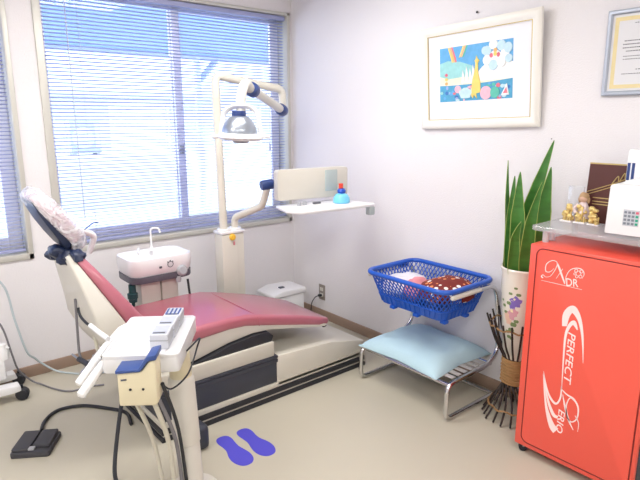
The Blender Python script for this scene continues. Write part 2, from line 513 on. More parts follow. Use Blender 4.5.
# ================================================================== OUTSIDE
solo('pavement', boxm(nb(), (-14, .2, -.5), (16, 26, -.4)), M['conc'], 'pale paved ground outside the windows', 'ground')['kind'] = 'structure'
t = thing('carport', (1, 2, -.4), 'blue roofed carport outside, showing across the top of the window', 'carport')
b = nb(); boxm(b, (-7, 1.3, 2.66), (9, 6.2, 2.70)); part('roof_sheet', b, M['poly'], t)
part('beam', boxm(nb(), (-7, 6.1, 2.58), (9, 6.25, 2.72), .01), M['roof'], t)
for x in (-3.5, 2.42, 7.5):
    part('post', boxm(nb(), (x-.05, 6.1, -.4), (x+.05, 6.2, 2.62), .01), M['house'], t)
    bb = nb(); tube(bb, [(x+.05, 6.15, 2.22), (x+.42, 6.15, 2.62)], .06, 8); part('brace', bb, M['roof'], t)
t = thing('house', (4, 14, -.4), 'pale neighbouring house with slate blue roof beyond the carport', 'house')
part('wall', boxm(nb(), (-4, 12, -.4), (12, 18, 2.2)), M['house'], t)
b = nb(); prism(b, [(11.4, 2.08), (11.4, 2.2), (15, 4.1), (18.6, 2.2), (18.6, 2.08)], frame3((0, 1, 0), (0, 0, 1), (1, 0, 0)), -4.4, 12.4); part('roof', b, M['roof'], t)
for x in (1.2, 4.4, 7.6):
    wn = part('window', boxm(nb(), (x, 11.94, .6), (x+1.6, 12.02, 1.95), .02), M['sash'], t)
    part('pane', boxm(nb(), (x+.08, 11.93, .68), (x+1.52, 11.96, 1.87)), M['carg'], wn)
t = thing('garden_block', (1.2, 9, -.4), 'low pale block outside carrying the air conditioner', 'block')
part('block', boxm(nb(), (-.2, 8.7, -.4), (3.2, 9.4, .76), .03), M['conc'], t)
t = thing('air_conditioner', (1.14, 9, .76), 'blue grey outdoor air conditioner, faint behind the left of the wide blind', 'air conditioner')
part('casing', boxm(nb(), (.83, 8.85, .80), (1.45, 9.2, 1.5), .02), M['car'], t)
for x in (.9, 1.38): part('foot', boxm(nb(), (x-.03, 8.85, .76), (x+.03, 9.2, .80)), M['grey'], t)
part('fan_grille', lathe(nb(), [(0, .02), (.2, .02), (.23, .01), (.23, 0), (0, 0)], (1.08, 8.85, 1.12), 24, (0, -1, 0)), M['carg'], t)
part('louvre', boxm(nb(), (1.33, 8.84, .9), (1.42, 8.86, 1.42)), M['carg'], t)

# ================================================================== DENTAL CHAIR
CH = thing('dental_chair', (-1.1, -.88, 0), 'reclined rose pink dental chair on a cream base with black stripes', 'dental chair')
YN, YF = -1.164, -.60
plan = [(-.338, YN), (-.338, YF), (-1.64, YF), (-1.668, -.70), (-1.66, YN)]


def inset(d):
    return [(-.338-d, YN+d), (-.338-d, YF-d), (-1.64+d, YF-d), (-1.668+d, -.70), (-1.66+d, YN+d)]


b = nb(); prism(b, inset(.004), XY, 0.022, .07); prism(b, inset(0), XY, .066, .096, .004)
prism(b, [(-.338, .07), (-.338, .166), (-.602, .226), (-.995, .25), (-.995, .07)], XZ, YN, YF, .008)
part('base_plate', b, M['plate'], CH)
part('lower_rail', prism(nb(), inset(-.006), XY, 0, .024, .003), M['black'], CH, 'black stripe along the floor')
part('upper_rail', prism(nb(), inset(-.004), XY, .036, .067, .003), M['black'], CH, 'black stripe above the cream stripe')
sk = [(-.99, YN+.004), (-.99, YF), (-1.635, YF), (-1.664, -.7), (-1.655, YN+.004)]
b = nb(); prism(b, sk, XY, .096, .215, .006)
sk2 = [(-.986, YN), (-.986, YF), (-1.64, YF), (-1.668, -.7), (-1.66, YN)]
prism(b, sk2, XY, .213, .235, .003); prism(b, sk2, XY, .237, .252, .003)
part('skirt', b, M['skirt'], CH, 'dark grey ribbed skirt under the seat')
part('lift_housing', prism(nb(), [(-1.005, YN+.006), (-1.005, YF), (-1.66, YF), (-1.66, YN+.006)], XY, .252, .334, .007), M['plate'], CH)
part('linkage', prism(nb(), [(-1.6, .33), (-1.45, .338), (-1.27, .38), (-1.12, .395), (-1.03, .392), (-1.0, .362), (-1.012, .333)], XZ, YN+.02, YF-.02, .004), M['black'], CH, 'dark arched lift linkage')


def spine_loft(bm, st, cross=5, mi=0):
    """st: stations (centre x, z, half thickness, y near, y far, tangent angle deg, corner radius)"""
    rings = []
    for (x, z, h, yn, yf, a, r) in st:
        n = V3((-math.sin(math.radians(a)), 0, math.cos(math.radians(a))))
        hw = (yf-yn)/2; cy = (yn+yf)/2
        rings.append([V3((x, cy, z))+V3((0, 1, 0))*p[0]+n*p[1] for p in rrect(hw, h, r, cross)])
    return loft(bm, rings, mi)


def seat_stations():
    s = []
    key = [(-1.78, .455, .040, -1.115, -.62), (-1.70, .47, .044, -1.13, -.61), (-1.44, .480, .036, -1.135, -.605), (-1.26, .487, .032, -1.137, -.605),
           (-1.16, .481, .031, -1.137, -.60), (-1.07, .462, .031, -1.136, -.60), (-.95, .432, .031, -1.134, -.605), (-.80, .394, .030, -1.132, -.62), (-.66, .355, .026, -1.13, -.66), (-.598, .339, .021, -1.12, -.68), (-.578, .333, .010, -1.105, -.70)]
    for i, k in enumerate(key):
        j = min(max(i, 1), len(key)-2); a = math.degrees(math.atan2(key[j+1][1]-key[j-1][1], key[j+1][0]-key[j-1][0]))
        s.append((*k[:5], a, k[2]*.75))
    return s


part('seat_cushion', spine_loft(nb(), seat_stations()), M['pink'], CH, ang=70)
b = nb()
tube(b, smooth([(-1.085, -1.137, .44), (-1.09, -1.132, .485), (-1.10, -1.08, .5), (-1.10, -.88, .502), (-1.10, -.66, .499)], 4), .0028, 6)
part('seam_piping', b, M['pink'], CH)
b = nb(); prism(b, [(-1.74, .40), (-1.62, .338), (-1.45, .345), (-1.27, .384), (-1.12, .4), (-1.0, .392), (-.8, .35), (-.62, .315), (-.60, .325), (-.63, .338), (-.80, .375), (-.95, .412), (-1.07, .44), (-1.16, .456), (-1.26, .46), (-1.44, .446), (-1.70, .43)], XZ, -1.125, -.635, .006)
part('seat_shell', b, M['ivory'], CH)
part('foot_bolt', lathe(nb(), [(0, -.012), (.011, -.012), (.012, 0), (.008, .01), (0, .01)], (-.605, -1.10, .312), 12, (1, 0, 0)), M['black'], CH)

ta = V3((-.474, 0, .880)); tn = V3((.880, 0, .474))      # backrest: up its slope, and out of its face


def back_ring(base, s, n0, n1, yn, yf, r):
    """section of the backrest at distance s up the slope, between offsets n0 and n1 of the near back edge"""
    c = V3(base)+ta*s+tn*((n0+n1)/2); cy = (yn+yf)/2
    return [V3((c.x, cy, c.z))+V3((0, 1, 0))*p[0]+tn*p[1] for p in rrect((yf-yn)/2, (n1-n0)/2, r, 5)]


BB = (-1.693, 0, .471)
b = nb(); loft(b, [back_ring(BB, s, n0, n1, yn, yf, (n1-n0)*.38) for s, n0, n1, yn, yf in
    ((-.03, .01, .07, -1.115, -.63), (.0, .0, .085, -1.13, -.63), (.12, .0, .078, -1.135, -.65), (.30, .0, .058, -1.11, -.68), (.42, .0, .044, -1.06, -.71), (.48, .0, .036, -1.03, -.73), (.515, .0, .032, -1.0, -.75), (.53, .008, .026, -.97, -.77))])
part('backrest_cushion', b, M['pink'], CH, ang=70)
b = nb(); loft(b, [back_ring(BB, s, n0, -.001, yn, yf, .012) for s, n0, yn, yf in
    ((-.06, -.11, -1.11, -.63), (.05, -.13, -1.128, -.615), (.18, -.122, -1.13, -.615), (.28, -.088, -1.11, -.64), (.40, -.055, -1.065, -.68), (.48, -.034, -1.03, -.71), (.525, -.022, -.99, -.75))])
part('backrest_shell', b, M['ivory'], CH)
# headrest: cushion with a dark shell, wrapped in a clear bag knotted below
ha = V3((-.60, 0, .80)); hn = V3((.80, 0, .60))


def head_ring(s, n0, n1, hw, r, cy=-.87):
    c = V3((-1.905, cy, .935))+ha*s+hn*((n0+n1)/2)
    return [c+V3((0, 1, 0))*p[0]+hn*p[1] for p in rrect(hw, (n1-n0)/2, r, 6)]


HS = ((.03, .02, .05, .09, .012), (.045, .008, .064, .112, .022), (.11, .004, .072, .122, .028), (.18, .004, .074, .124, .028), (.24, .008, .072, .118, .026), (.28, .016, .064, .10, .02), (.295, .026, .054, .076, .012))
part('headrest_cushion', loft(nb(), [head_ring(*h) for h in HS]), M['pinkw'], CH, 'pale headrest cushion', 70)
part('headrest_shell', loft(nb(), [head_ring(s, n0-.036+s*.12, n0+.004, hw*.94, .006) for s, n0, n1, hw, r in HS[:-1]]), M['navyc'], CH, 'dark blue back of the headrest', 70)
t_ = nb()
loft(t_, [head_ring(s, n0-.004, n1+.012, hw+.012, r+.008) for s, n0, n1, hw, r in ((.0, -.01, .05, .09, .02),)+HS[1:-1]+((.30, .02, .062, .085, .018), (.312, .034, .05, .05, .007))])
bmesh.ops.subdivide_edges(t_, edges=t_.edges[:], cuts=2, use_grid_fill=True)
for v in t_.verts: v.co += V3((noise.noise(v.co*22), noise.noise(v.co*22+V3((7, 0, 0))), noise.noise(v.co*22+V3((0, 9, 0)))))*.007
part('plastic_cover', t_, M['film'], CH, 'wrinkled clear plastic bag over the headrest', 70)
t_ = nb()
for k, (dx, dy, dz, sx, sz) in enumerate(((-.03, -.06, -.01, .07, .045), (-.075, -.03, .015, .05, .035), (-.05, .05, -.02, .06, .04), (-.01, -.1, .0, .04, .035))):
    ball(t_, (-1.905+dx*.8, -.87+dy, .925+dz*.8), (sx*.8, .06, sz*.85), 0, 20, .55, 34)
part('gathered_bag', t_, M['navyc'], CH, 'bunched dark blue end of the plastic bag', 50)
b = nb(); tube(b, [(-1.925, -.87, .85), (-1.905, -.87, .95)], .02, 12); part('headrest_stem', b, M['steel'], CH)
b = nb(); tube(b, fillet([(-1.90, -.70, .93), (-1.80, -.64, .97), (-1.72, -.62, .93), (-1.75, -.60, .84)], .03), .016, 10)
part('headrest_lever', b, M['white'], CH, 'white handle beside the headrest')
b = nb(); tube(b, smooth([(-1.80, -.73, .985), (-1.775, -.725, 1.0), (-1.75, -.72, 1.012), (-1.73, -.72, 1.008)]), .003, 6); part('bag_tie', b, M['navy'], CH)

# ================================================================== LIGHT AND WATER UNIT BEHIND THE CHAIR
UN = thing('dental_unit', (-.81, -.38, 0), 'cream dental unit column with a tall operating lamp arm, behind the chair', 'dental unit')
b = nb(); boxm(b, (-.893, -.43, 0), (-.725, -.335, .785), .01); boxm(b, (-.893, -.436, 0), (-.785, -.428, .78), .002); part('column', b, M['offwhite'], UN)
b = nb(); boxm(b, (-.898, -.437, .785), (-.72, -.33, .803), .006); lathe(b, [(.045, 0), (.045, .012), (.04, .018), (0, .018)], (-.85, -.385, .80)); lathe(b, [(.042, 0), (.042, .012), (.038, .018), (0, .018)], (-.768, -.385, .80)); part('column_cap', b, M['white'], UN)
part('knob', lathe(nb(), [(0, .018), (.016, .017), (.022, .01), (.022, 0), (0, 0)], (-.818, -.434, .765), 18, (0, -1, 0)), M['yellow'], UN, 'round yellow knob')
part('badge', boxm(nb(), (-.812, -.439, .71), (-.80, -.434, .735), .001), M['pinkcl'], UN)
pz = 1.748
b = nb(); tube(b, fillet([(-.85, -.385, .81), (-.868, -.385, pz+.015), (-.34, -.345, pz-.05), (-.335, -.34, pz-.17)], .05, 6), .026, 14); lathe(b, [(.0275, -.006), (.029, 0), (.0275, .006)], (-.8662, -.385, 1.63), 16)
part('lamp_pole', b, M['offwhite'], UN)
E1 = V3((-.36, -.36, 1.565)); E2 = V3((-.86, -.78, 1.662))
part('elbow_joint', lathe(nb(), [(0, -.05), (.034, -.05), (.038, -.04), (.038, .03), (.03, .045), (0, .045)], E1, 18, (E2-E1)), M['joint'], UN)
b = nb(); d = (E2-E1).normalized(); tube(b, [E1+d*.03, E2], .027, 14); part('spring_arm', b, M['offwhite'], UN)
part('elbow_joint', lathe(nb(), [(0, -.035), (.036, -.035), (.04, -.025), (.04, .025), (.034, .035), (0, .035)], E2, 18, (E2-E1)), M['joint'], UN)
HC = V3((-1.022, -.91, 1.418))
b = nb(); tube(b, fillet([E2+d*.03, E2+d*.12+V3((0, 0, .02)), HC+V3((.02, .02, .20)), HC+V3((.015, .015, .125))], .06, 6), .026, 12); part('lamp_neck', b, M['offwhite'], UN)
HL = part('lamp_head', lathe(nb(), [(0, .014), (.104, .014), (.118, .006), (.122, -.008), (.105, -.022), (.05, -.026), (0, -.026)], HC, 28, (.02, -.05, 1)), M['white'], UN, 'white lamp head plate')
part('reflector', lathe(nb(), [(.092, .0), (.092, .012), (.088, .03), (.076, .055), (.055, .08), (.035, .09), (0, .09)], HC+V3((-.01, -.005, .012)), 28, (.02, -.05, 1)), M['silver'], HL, 'silver domed reflector')
part('reflector_cap', lathe(nb(), [(.036, 0), (.038, .006), (.036, .028), (0, .03)], HC+V3((-.01, -.005, .098)), 18), M['joint'], HL)
b = nb(); wv = rgt
tube(b, fillet([HC-wv*.10+V3((0, 0, .01)), HC-wv*.085+V3((0, 0, .12)), HC-wv*.04+V3((0, 0, .15)), HC+wv*.05+V3((0, 0, .15)), HC+wv*.09+V3((0, 0, .12)), HC+wv*.105+V3((0, 0, .01))], .03), .009, 8, flat=1.8)
part('yoke', b, M['white'], HL)
part('lamp_glass', lathe(nb(), [(.045, 0), (.043, -.02), (.03, -.026), (0, -.027)], HC+V3((0, 0, -.014)), 20), M['grey'], HL)
b = nb(); tube(b, fillet([HC-wv*.11+V3((0, 0, -.002)), HC-wv*.13+V3((0, 0, -.004)), HC-wv*.15+V3((0, 0, -.006))], .01), .011, 8); part('grip', b, M['white'], HL); part('grip', tube(nb(), [HC+wv*.11, HC+wv*.155+V3((0, 0, -.006))], .011, 8), M['white'], HL)
# swing arm carrying the little shelf with its light panel
b = nb(); tube(b, fillet([(-.768, -.385, .815), (-.768, -.39, .88), (-.70, -.61, .975), (-.69, -.66, 1.10), (-.70, -.70, 1.125)], .028, 6), .023, 14); part('shelf_arm', b, M['offwhite'], UN)
part('shelf_arm_joint', lathe(nb(), [(0, -.04), (.026, -.04), (.03, -.03), (.03, .03), (.024, .04), (0, .04)], (-.755, -.755, 1.125), 16, (1, -.2, .1)), M['joint'], UN)
SH = part('shelf', prism(nb(), [(-.80, -.90), (-.845, -1.06), (-.835, -1.10), (-.80, -1.155), (-.76, -1.17), (-.31, -1.205), (-.295, -1.19), (-.335, -.93), (-.36, -.90)], XY, 1.003, 1.022, .006), M['white'], UN)
fp = frame3((.992, -.13, 0), (0, 0, 1), (.13, .992, 0), (-.555, -.93, 1.135))
b = nb(); prism(b, rrect(.24, .088, .018), fp, -.02, .03, .005); part('light_panel', b, M['ivory'], UN)
b = nb(); prism(b, rrect(.045, .066, .006), fp, -.024, -.019, .001); boxm(b, (0, 0, 0), (.0001, .0001, .0001)); 
part('viewer', prism(nb(), [(p[0]+.118, p[1]+.012) for p in rrect(.042, .062, .004)], fp, -.025, -.019, .001), M['viewer'], UN, 'grey green film viewer'); b.free()
b = nb(); boxm(b, (-.345, -1.205, .955), (-.305, -1.165, 1.004), .006); part('end_switch', b, M['viewer'], UN)
for x in (-.70, -.66):
    part('dial', lathe(nb(), [(0, .02), (.011, .02), (.013, 0), (0, 0)], (x, -.99, 1.022), 14), M['grey'], UN)
part('switch', boxm(nb(), (-.60, -1.005, 1.022), (-.55, -.985, 1.032), .003), M['greyd'], UN)
t = thing('squeeze_bottle', (-.44, -1.06, 1.022), 'pale blue squeeze bottle with blue collar and red cap on the shelf', 'bottle')
part('body', lathe(nb(), [(.0, 0), (.046, 0), (.05, .006), (.048, .03), (.036, .05), (.016, .058), (.014, .066)], (-.44, -1.06, 1.022), 20), M['lblue'], t)
part('collar', lathe(nb(), [(.012, 0), (.022, .006), (.026, .018), (.02, .03), (.01, .034)], (-.44, -1.06, 1.075), 18), M['dblue'], t)
part('cap', lathe(nb(), [(.012, 0), (.014, .01), (.013, .028), (.0, .03)], (-.445, -1.06, 1.108), 14), M['redp'], t)
solo('paper_cup', lathe(nb(), [(.014, 0), (.02, .035), (.018, .035), (.013, .003), (0, .003)], (-.36, -1.02, 1.022), 16), M['white'], 'small white cup at the back of the hanging shelf', 'cup')

# ================================================================== SPITTOON
SP = thing('spittoon', (-1.36, -.48, 0), 'white cuspidor basin with thin tap, behind the pink dental chair', 'spittoon')
cx, cy, hx, hy = -1.37, -.50, .186, .13
b = nb(); out = rrect(hx, hy, .06, 6)
rings = [[(cx+p[0]*k, cy+p[1]*k2, z) for p in out] for k, k2, z in ((.93, .9, .66), (.97, .96, .675), (1, 1, .72), (1, 1, .748), (.985, .98, .758), (.93, .9, .758), (.86, .8, .735), (.7, .62, .70), (.3, .3, .685))]
loft(b, rings); part('basin', b, M['white'], SP, ang=50)
b = nb(); loft(b, [[(cx+p[0]*k, cy+p[1]*k, z) for p in out] for k, z in ((.88, .622), (.95, .625), (.97, .632), (.97, .662))]); part('basin_tray', b, M['greyd'], SP, 'dark grey band under the basin')
b = nb(); tube(b, fillet([(-1.345, -.41, .755), (-1.345, -.41, .885), (-1.30, -.42, .885), (-1.295, -.43, .855)], .02), .006, 10); lathe(b, [(.016, 0), (.014, .012), (.007, .02)], (-1.345, -.41, .755), 14); part('cup_filler', b, M['white'], SP)
b = nb(); tube(b, fillet([(-1.42, -.40, .757), (-1.42, -.40, .775), (-1.45, -.47, .76)], .02), .007, 8); part('bowl_rinser', b, M['white'], SP)
b = nb(); boxm(b, (-1.49, -.58, 0), (-1.375, -.42, .63), .008); boxm(b, (-1.37, -.58, 0), (-1.27, -.42, .63), .008); part('pedestal', b, M['ivory'], SP)
b = nb(); lathe(b, [(0, -.05), (.022, -.05), (.024, -.03), (.028, -.028), (.028, .0), (.02, .004), (.02, .05), (0, .05)], (-1.535, -.57, .57), 14); tube(b, [(-1.535, -.57, .52), (-1.535, -.565, .3), (-1.53, -.56, .0)], .010, 8); part('valve', b, M['teal'], SP)
b = nb(); lathe(b, [(0, -.03), (.03, -.03), (.032, .01), (.022, .022), (0, .024)], (-1.265, -.625, .665), 16, (0, -1, .2)); lathe(b, [(.012, 0), (.016, -.02), (.012, -.035), (0, -.036)], (-1.285, -.62, .635), 12); part('regulator', b, M['grey'], SP)
fs = frame3((1, 0, 0), (0, 0, 1), (0, -1, 0), (-1.335, -.6355, .715))
b = nb()
ring = [(.016*math.cos(a*PI/12), .016*math.sin(a*PI/12)) for a in range(24)]
tube(b, [fs@V3((p[0], p[1], .001)) for p in ring], .0018, 5, closed=True)
for k in (45, 135, 90): prism(b, [(p[0]*.25+.02*math.cos(math.radians(k)), p[1]*.25+.02*math.sin(math.radians(k))) for p in ring[::3]], fs, 0, .001)
boxm(b, (-1.40, -.6365, .70), (-1.385, -.635, .712)); part('sticker', b, M['ink'], SP)
b = nb(); tube(b, smooth([(-1.22, -.60, .60), (-1.22, -.62, .5), (-1.20, -.60, .45), (-1.18, -.55, .3), (-1.18, -.5, .0)]), .007, 8); part('drain_hose', b, M['black'], SP)

# white equipment case in the corner
t = thing('equipment_case', (-.30, -.25, 0), 'white lidded equipment case on the floor in the room corner', 'case')
part('body', boxm(nb(), (-.44, -.34, 0), (-.16, -.14, .235), .012), M['white'], t)
b = nb(); prism(b, [(-.45, .235), (-.45, .262), (-.36, .287), (-.15, .278), (-.15, .235)], XZ, -.35, -.13, .01, seg=3); part('lid', b, M['white'], t)
part('control', boxm(nb(), (-.345, -.29, .286), (-.305, -.26, .295), .003), M['greyd'], t)

# ================================================================== DELIVERY TRAY IN FRONT
Tc = V3((-1.79, -1.46, .68)); U = V3((.81, -.586, 0)).normalized(); V = V3((-.586, -.81, 0)).normalized()
TF = frame3(U, -V, (0, 0, 1), Tc)


def tp(u, v, z): return Tc+U*u+V*v+V3((0, 0, z))


DU = thing('delivery_unit', (Tc.x+U.x*.09, Tc.y+U.y*.09, 0), 'white dental instrument tray on a thick jointed column, nearest the camera', 'dental cart')
b = nb(); prism(b, rrect(.138, .2, .02), TF, -.072, -.012, .008); 
loft(b, [[TF@V3((p[0], p[1], z)) for p in rrect(.138-i, .2-i, max(.02-i, .006))] for i, z in ((.0, -.014), (.0, -.003), (.003, 0), (.010, 0), (.014, -.008))]); part('tray', b, M['tray'], DU)
b = nb(); prism(b, rrect(.10, .175, .01), frame3(U, -V, (0, 0, 1), Tc-U*.02), -.011, -.005, .002); part('tray_mat', b, M['mount'], DU)
c0 = Tc+U*.10+V*.03; cb = c0+V3((.012, -.03, 0))


def cp(f, z): p = c0.lerp(cb, f); return (p.x, p.y, z)


b = nb(); tube(b, [cp(0, .61), cp(.25, .50)], .043, 20); part('column_head', b, M['cream'], DU)
b = nb(); tube(b, [cp(.22, .515), cp(.23, .505), cp(.24, .5), cp(.65, .235), cp(.66, .228)], [.044, .049, .051, .052, .046], 22); part('column_sleeve', b, M['ivory'], DU)
b = nb(); tube(b, [cp(.64, .24), cp(.65, .235), cp(.97, .022), cp(1, 0)], [.044, .048, .05, .055], 22); lathe(b, [(.11, 0), (.11, .012), (.1, .02), (0, .02)], (cb.x, cb.y, 0), 26); part('column_foot', b, M['ivory'], DU)
b = nb(); boxm(b, (-1.585, -1.345, 0), (-1.505, -1.255, .118), .022, seg=3); 
solo('foot_switch', b, M['skirt'], 'dark slate rounded foot block just right of the tray column', 'foot switch')
# instrument holder hanging off the tray's near end
b = nb()
hf = frame3(U, (0, 0, 1), V, Tc)
prism(b, [(-.062, -.035), (-.062, -.158), (.062, -.16), (.072, -.15), (.072, .012), (.05, .008), (.022, -.03)], hf, .2, .275, .006)
HB = part('instrument_holder', b, M['cream'], DU, 'cream instrument holder box')
b = nb(); prism(b, [(-.066, -.034), (.018, -.029), (.048, .010), (.076, .014), (.076, .034), (.044, .026), (.014, -.018), (-.066, -.022)], hf, .19, .28, .003); part('holder_cover', b, M['navy'], HB, 'navy blue stepped cover')
for u in (-.02, .024): part('screw', lathe(nb(), [(0, .003), (.004, .003), (.005, 0), (0, 0)], Tc+U*u+V*.275+V3((0, 0, -.095)), 10, V), M['black'], HB)
b = nb(); prism(b, [(-.05, -.062), (-.03, -.06), (-.03, -.054), (-.05, -.056)], hf, .275, .2765); part('maker_plate', b, M['ink'], HB)
# bracket rails to the left of the tray
b = nb()
for v, z in ((-.02, -.09), (.05, -.08), (.11, -.1)): tube(b, [tp(-.10, v, z+.02), tp(-.24, v+.015, z)], .006, 8)
tube(b, [tp(-.235, -.06, -.095), tp(-.235, .14, -.095)], .007, 8); part('hanger_rail', b, M['steel'], DU)
b = nb(); tube(b, [tp(-.14, -.2, -.03), tp(-.17, -.15, -.035), tp(-.19, .0, -.05), tp(-.2, .12, -.065)], .013, 10, flat=.7); part('tray_handle', b, M['white'], DU)
for k, (p0, p1, nm) in enumerate(((V3((-1.992, -1.493, .632)), V3((-2.1, -1.54, .548)), 'white instrument handle sloping down nearest the camera, left of the tray'), (V3((-1.990, -1.428, .63)), V3((-2.08, -1.452, .55)), 'white instrument handle sloping down behind the nearest one, left of the tray'))):
    b = nb(); d_ = p1-p0; tube(b, [p0, p0+d_*.04, p0+d_*.5, p0+d_*.95, p1], [.008, .014, .0165, .0165, .008], 14, flat=1.15)
    solo('instrument_handle', b, M['white'], nm, 'instrument', 'white instrument handles')
# two handpieces in the hanger
for hp, tip, nm in (([V3((-1.922, -1.333, .652)), V3((-1.93, -1.25, .656)), V3((-1.935, -1.16, .66))], [V3((-1.935, -1.16, .66)), V3((-1.943, -1.135, .665)), V3((-1.95, -1.087, .68)), V3((-1.951, -1.065, .70)), V3((-1.95, -1.06, .715))], 'white handpiece with black hooked tip beside the tray, the upper one'),
                    ([V3((-2.022, -1.431, .6)), V3((-2.03, -1.39, .603)), V3((-2.04, -1.343, .605))], [V3((-2.04, -1.343, .605)), V3((-2.045, -1.32, .607)), V3((-2.05, -1.295, .61))], 'short dark handpiece with silver tip beside the tray, the lower one')):
    t = thing('handpiece', hp[0], nm, 'dental handpiece')
    low = 'lower' in nm
    part('handle', tube(nb(), smooth(hp), .0105, 12), M['black'] if low else M['white'], t)
    part('tip', tube(nb(), smooth(tip), .004 if low else .006, 8), M['steel'] if low else M['black'], t)
b = nb(); tube(b, fillet([(-1.912, -.88, .70), (-1.925, -.9, .43), (-1.92, -1.0, .40), (-1.88, -1.2, .58)], .04), .006, 8)
solo('handpiece_hose', b, M['gtube'], 'grey hose looping up beside the handpieces, left of the tray', 'hose')
b = nb(); tube(b, fillet([(-1.86, -.90, .60), (-1.85, -.95, .40), (-1.82, -1.1, .42), (-1.80, -1.25, .60)], .06), .008, 8)
solo('suction_hose', b, M['ivtube'], 'ivory hose looping behind the tray under the backrest', 'hose')
for k, (pts, r, m, nm) in enumerate((
    ([tp(-.02, .23, -.16), (-1.865, -1.58, .3), (-1.815, -1.545, .01)], .0085, 'ivtube', 'ivory hose slanting down from the middle of the holder box'),
    ([tp(.048, .24, -.16), (-1.825, -1.63, .3), (-1.79, -1.575, .01)], .0095, 'ivtube', 'ivory hose straight down beside the column, farther from it'),
    ([tp(.064, .235, -.155), (-1.80, -1.64, .3), (-1.762, -1.59, .01)], .0075, 'gtube', 'grey hose straight down against the column'),
    ([tp(.078, .225, -.10), (-1.79, -1.645, .35), (-1.745, -1.60, .01)], .007, 'black', 'black hose running down along the column'))):
    solo('supply_hose', tube(nb(), smooth(pts), r, 8), M[m], nm, 'hose', 'hoses under the tray')
b = nb(); tube(b, smooth([tp(.14, .06, -.05), tp(.16, .10, -.02), tp(.19, .06, .0), tp(.17, .0, -.06), tp(.15, .11, -.12), tp(.10, .17, -.15), tp(.075, .2, -.12)]), .0035, 7)
solo('thin_cable', b, M['black'], 'thin black cable curling off the right side of the tray', 'cable')
# boxes on the tray
for k, (u, v, w, d, h, nm) in enumerate(((.056, .095, .066, .10, .052, 'white tip box nearest the camera on the tray'), (.058, -.012, .066, .10, .05, 'white tip box in the middle of the row on the tray'), (.06, -.12, .066, .10, .046, 'white tip box with blue stripes at the far end of the tray'))):
    t = thing('tip_box', tp(u, v, -.004), nm, 'box', 'boxes on the tray')
    b = nb(); prism(b, rrect(w/2, d/2, .003), frame3(U, -V, (0, 0, 1), tp(u, v, 0)), -.005, h, .002); part('carton', b, M['carton'], t)
    fr = frame3(U, -V, (0, 0, 1), tp(u, v, 0))
    b = nb(); prism(b, rrect(w/2-.006, d/2-.008, .002), fr, h, h+.001); part('lid_panel', b, M['keyed'], t)
    b = nb(); prism(b, [(-w/2+.01, -d/2+.012), (w/2-.012, -d/2+.012), (w/2-.012, -d/2+.026), (-w/2+.01, -d/2+.026)], fr, h+.001, h+.0016); part('slot', b, M['greyd'], t)
    b = nb(); prism(b, rrect(w/2+.0008, d/2+.0008, .003), fr, h*.52, h*.60); part('band', b, M['grey'], t)
    if k == 2:
        b = nb()
        for q in range(4): prism(b, [(-w/2+.006+q*.016, -.034), (-w/2+.012+q*.016, -.034), (-w/2+.012+q*.016, .034), (-w/2+.006+q*.016, .034)], fr, h+.001, h+.003)
        part('stripes', b, M['navy'], t)
    b = nb(); prism(b, [(w/2, -d/2+.006), (w/2+.0006, -d/2+.006), (w/2+.0006, d/2-.006), (w/2, d/2-.006)], fr, .006, h-.008); part('grey_side', b, M['grey'], t)  # thin grey sheet makes one side darker than the rest of the carton
b = nb(); prism(b, rrect(.05, .09, .002), frame3(U, -V, (0, 0, 1), tp(-.055, .04, 0)), -.004, -.0025); solo('paper_sheet', b, M['lblue'] if False else M['mount'], 'white paper sheet lying on the tray left of the boxes', 'paper')

# foot pedal with cable
t = thing('foot_pedal', (-2.13, -.80, 0), 'black square foot pedal on the floor at lower left', 'foot pedal')
pd = V3((.153, -.098, 0)).normalized(); pe = V3((.098, .153, 0)).normalized(); fr = frame3(pd, pe, (0, 0, 1), (-2.13, -.815, 0))
part('base', prism(nb(), rrect(.085, .088, .012), fr, 0, .026, .005), M['pedal'], t)
part('treadle', prism(nb(), [(p[0]-.043, p[1]) for p in rrect(.037, .08, .008)], fr, .026, .042, .005), M['pedal'], t)
part('treadle', prism(nb(), [(p[0]+.04, p[1]+.012) for p in rrect(.037, .066, .008)], fr, .026, .046, .006), M['pedal'], t)
part('plug', prism(nb(), [(p[0], p[1]-.065) for p in rrect(.018, .012, .003)], fr, .03, .04, .002), M['grey'], t)
b = nb(); tube(b, smooth([(-2.085, -.715, .02), (-2.055, -.63, .012), (-2.0, -.56, .009), (-1.94, -.54, .009), (-1.85, -.575, .009), (-1.77, -.67, .009), (-1.70, -.79, .009), (-1.72, -.92, .009)]), .009, 8)
solo('pedal_cable', b, M['black'], 'thick black cable from the foot pedal curving across the floor', 'cable')
b = nb(); tube(b, smooth([(-1.80, -1.10, .30), (-1.86, -1.18, .2), (-1.93, -1.29, .06), (-1.945, -1.36, .012), (-1.955, -1.45, .01), (-1.97, -1.65, .01)]), .009, 8)
solo('black_hose', b, M['black'], 'thick black hose hanging below the left of the holder box', 'hose')

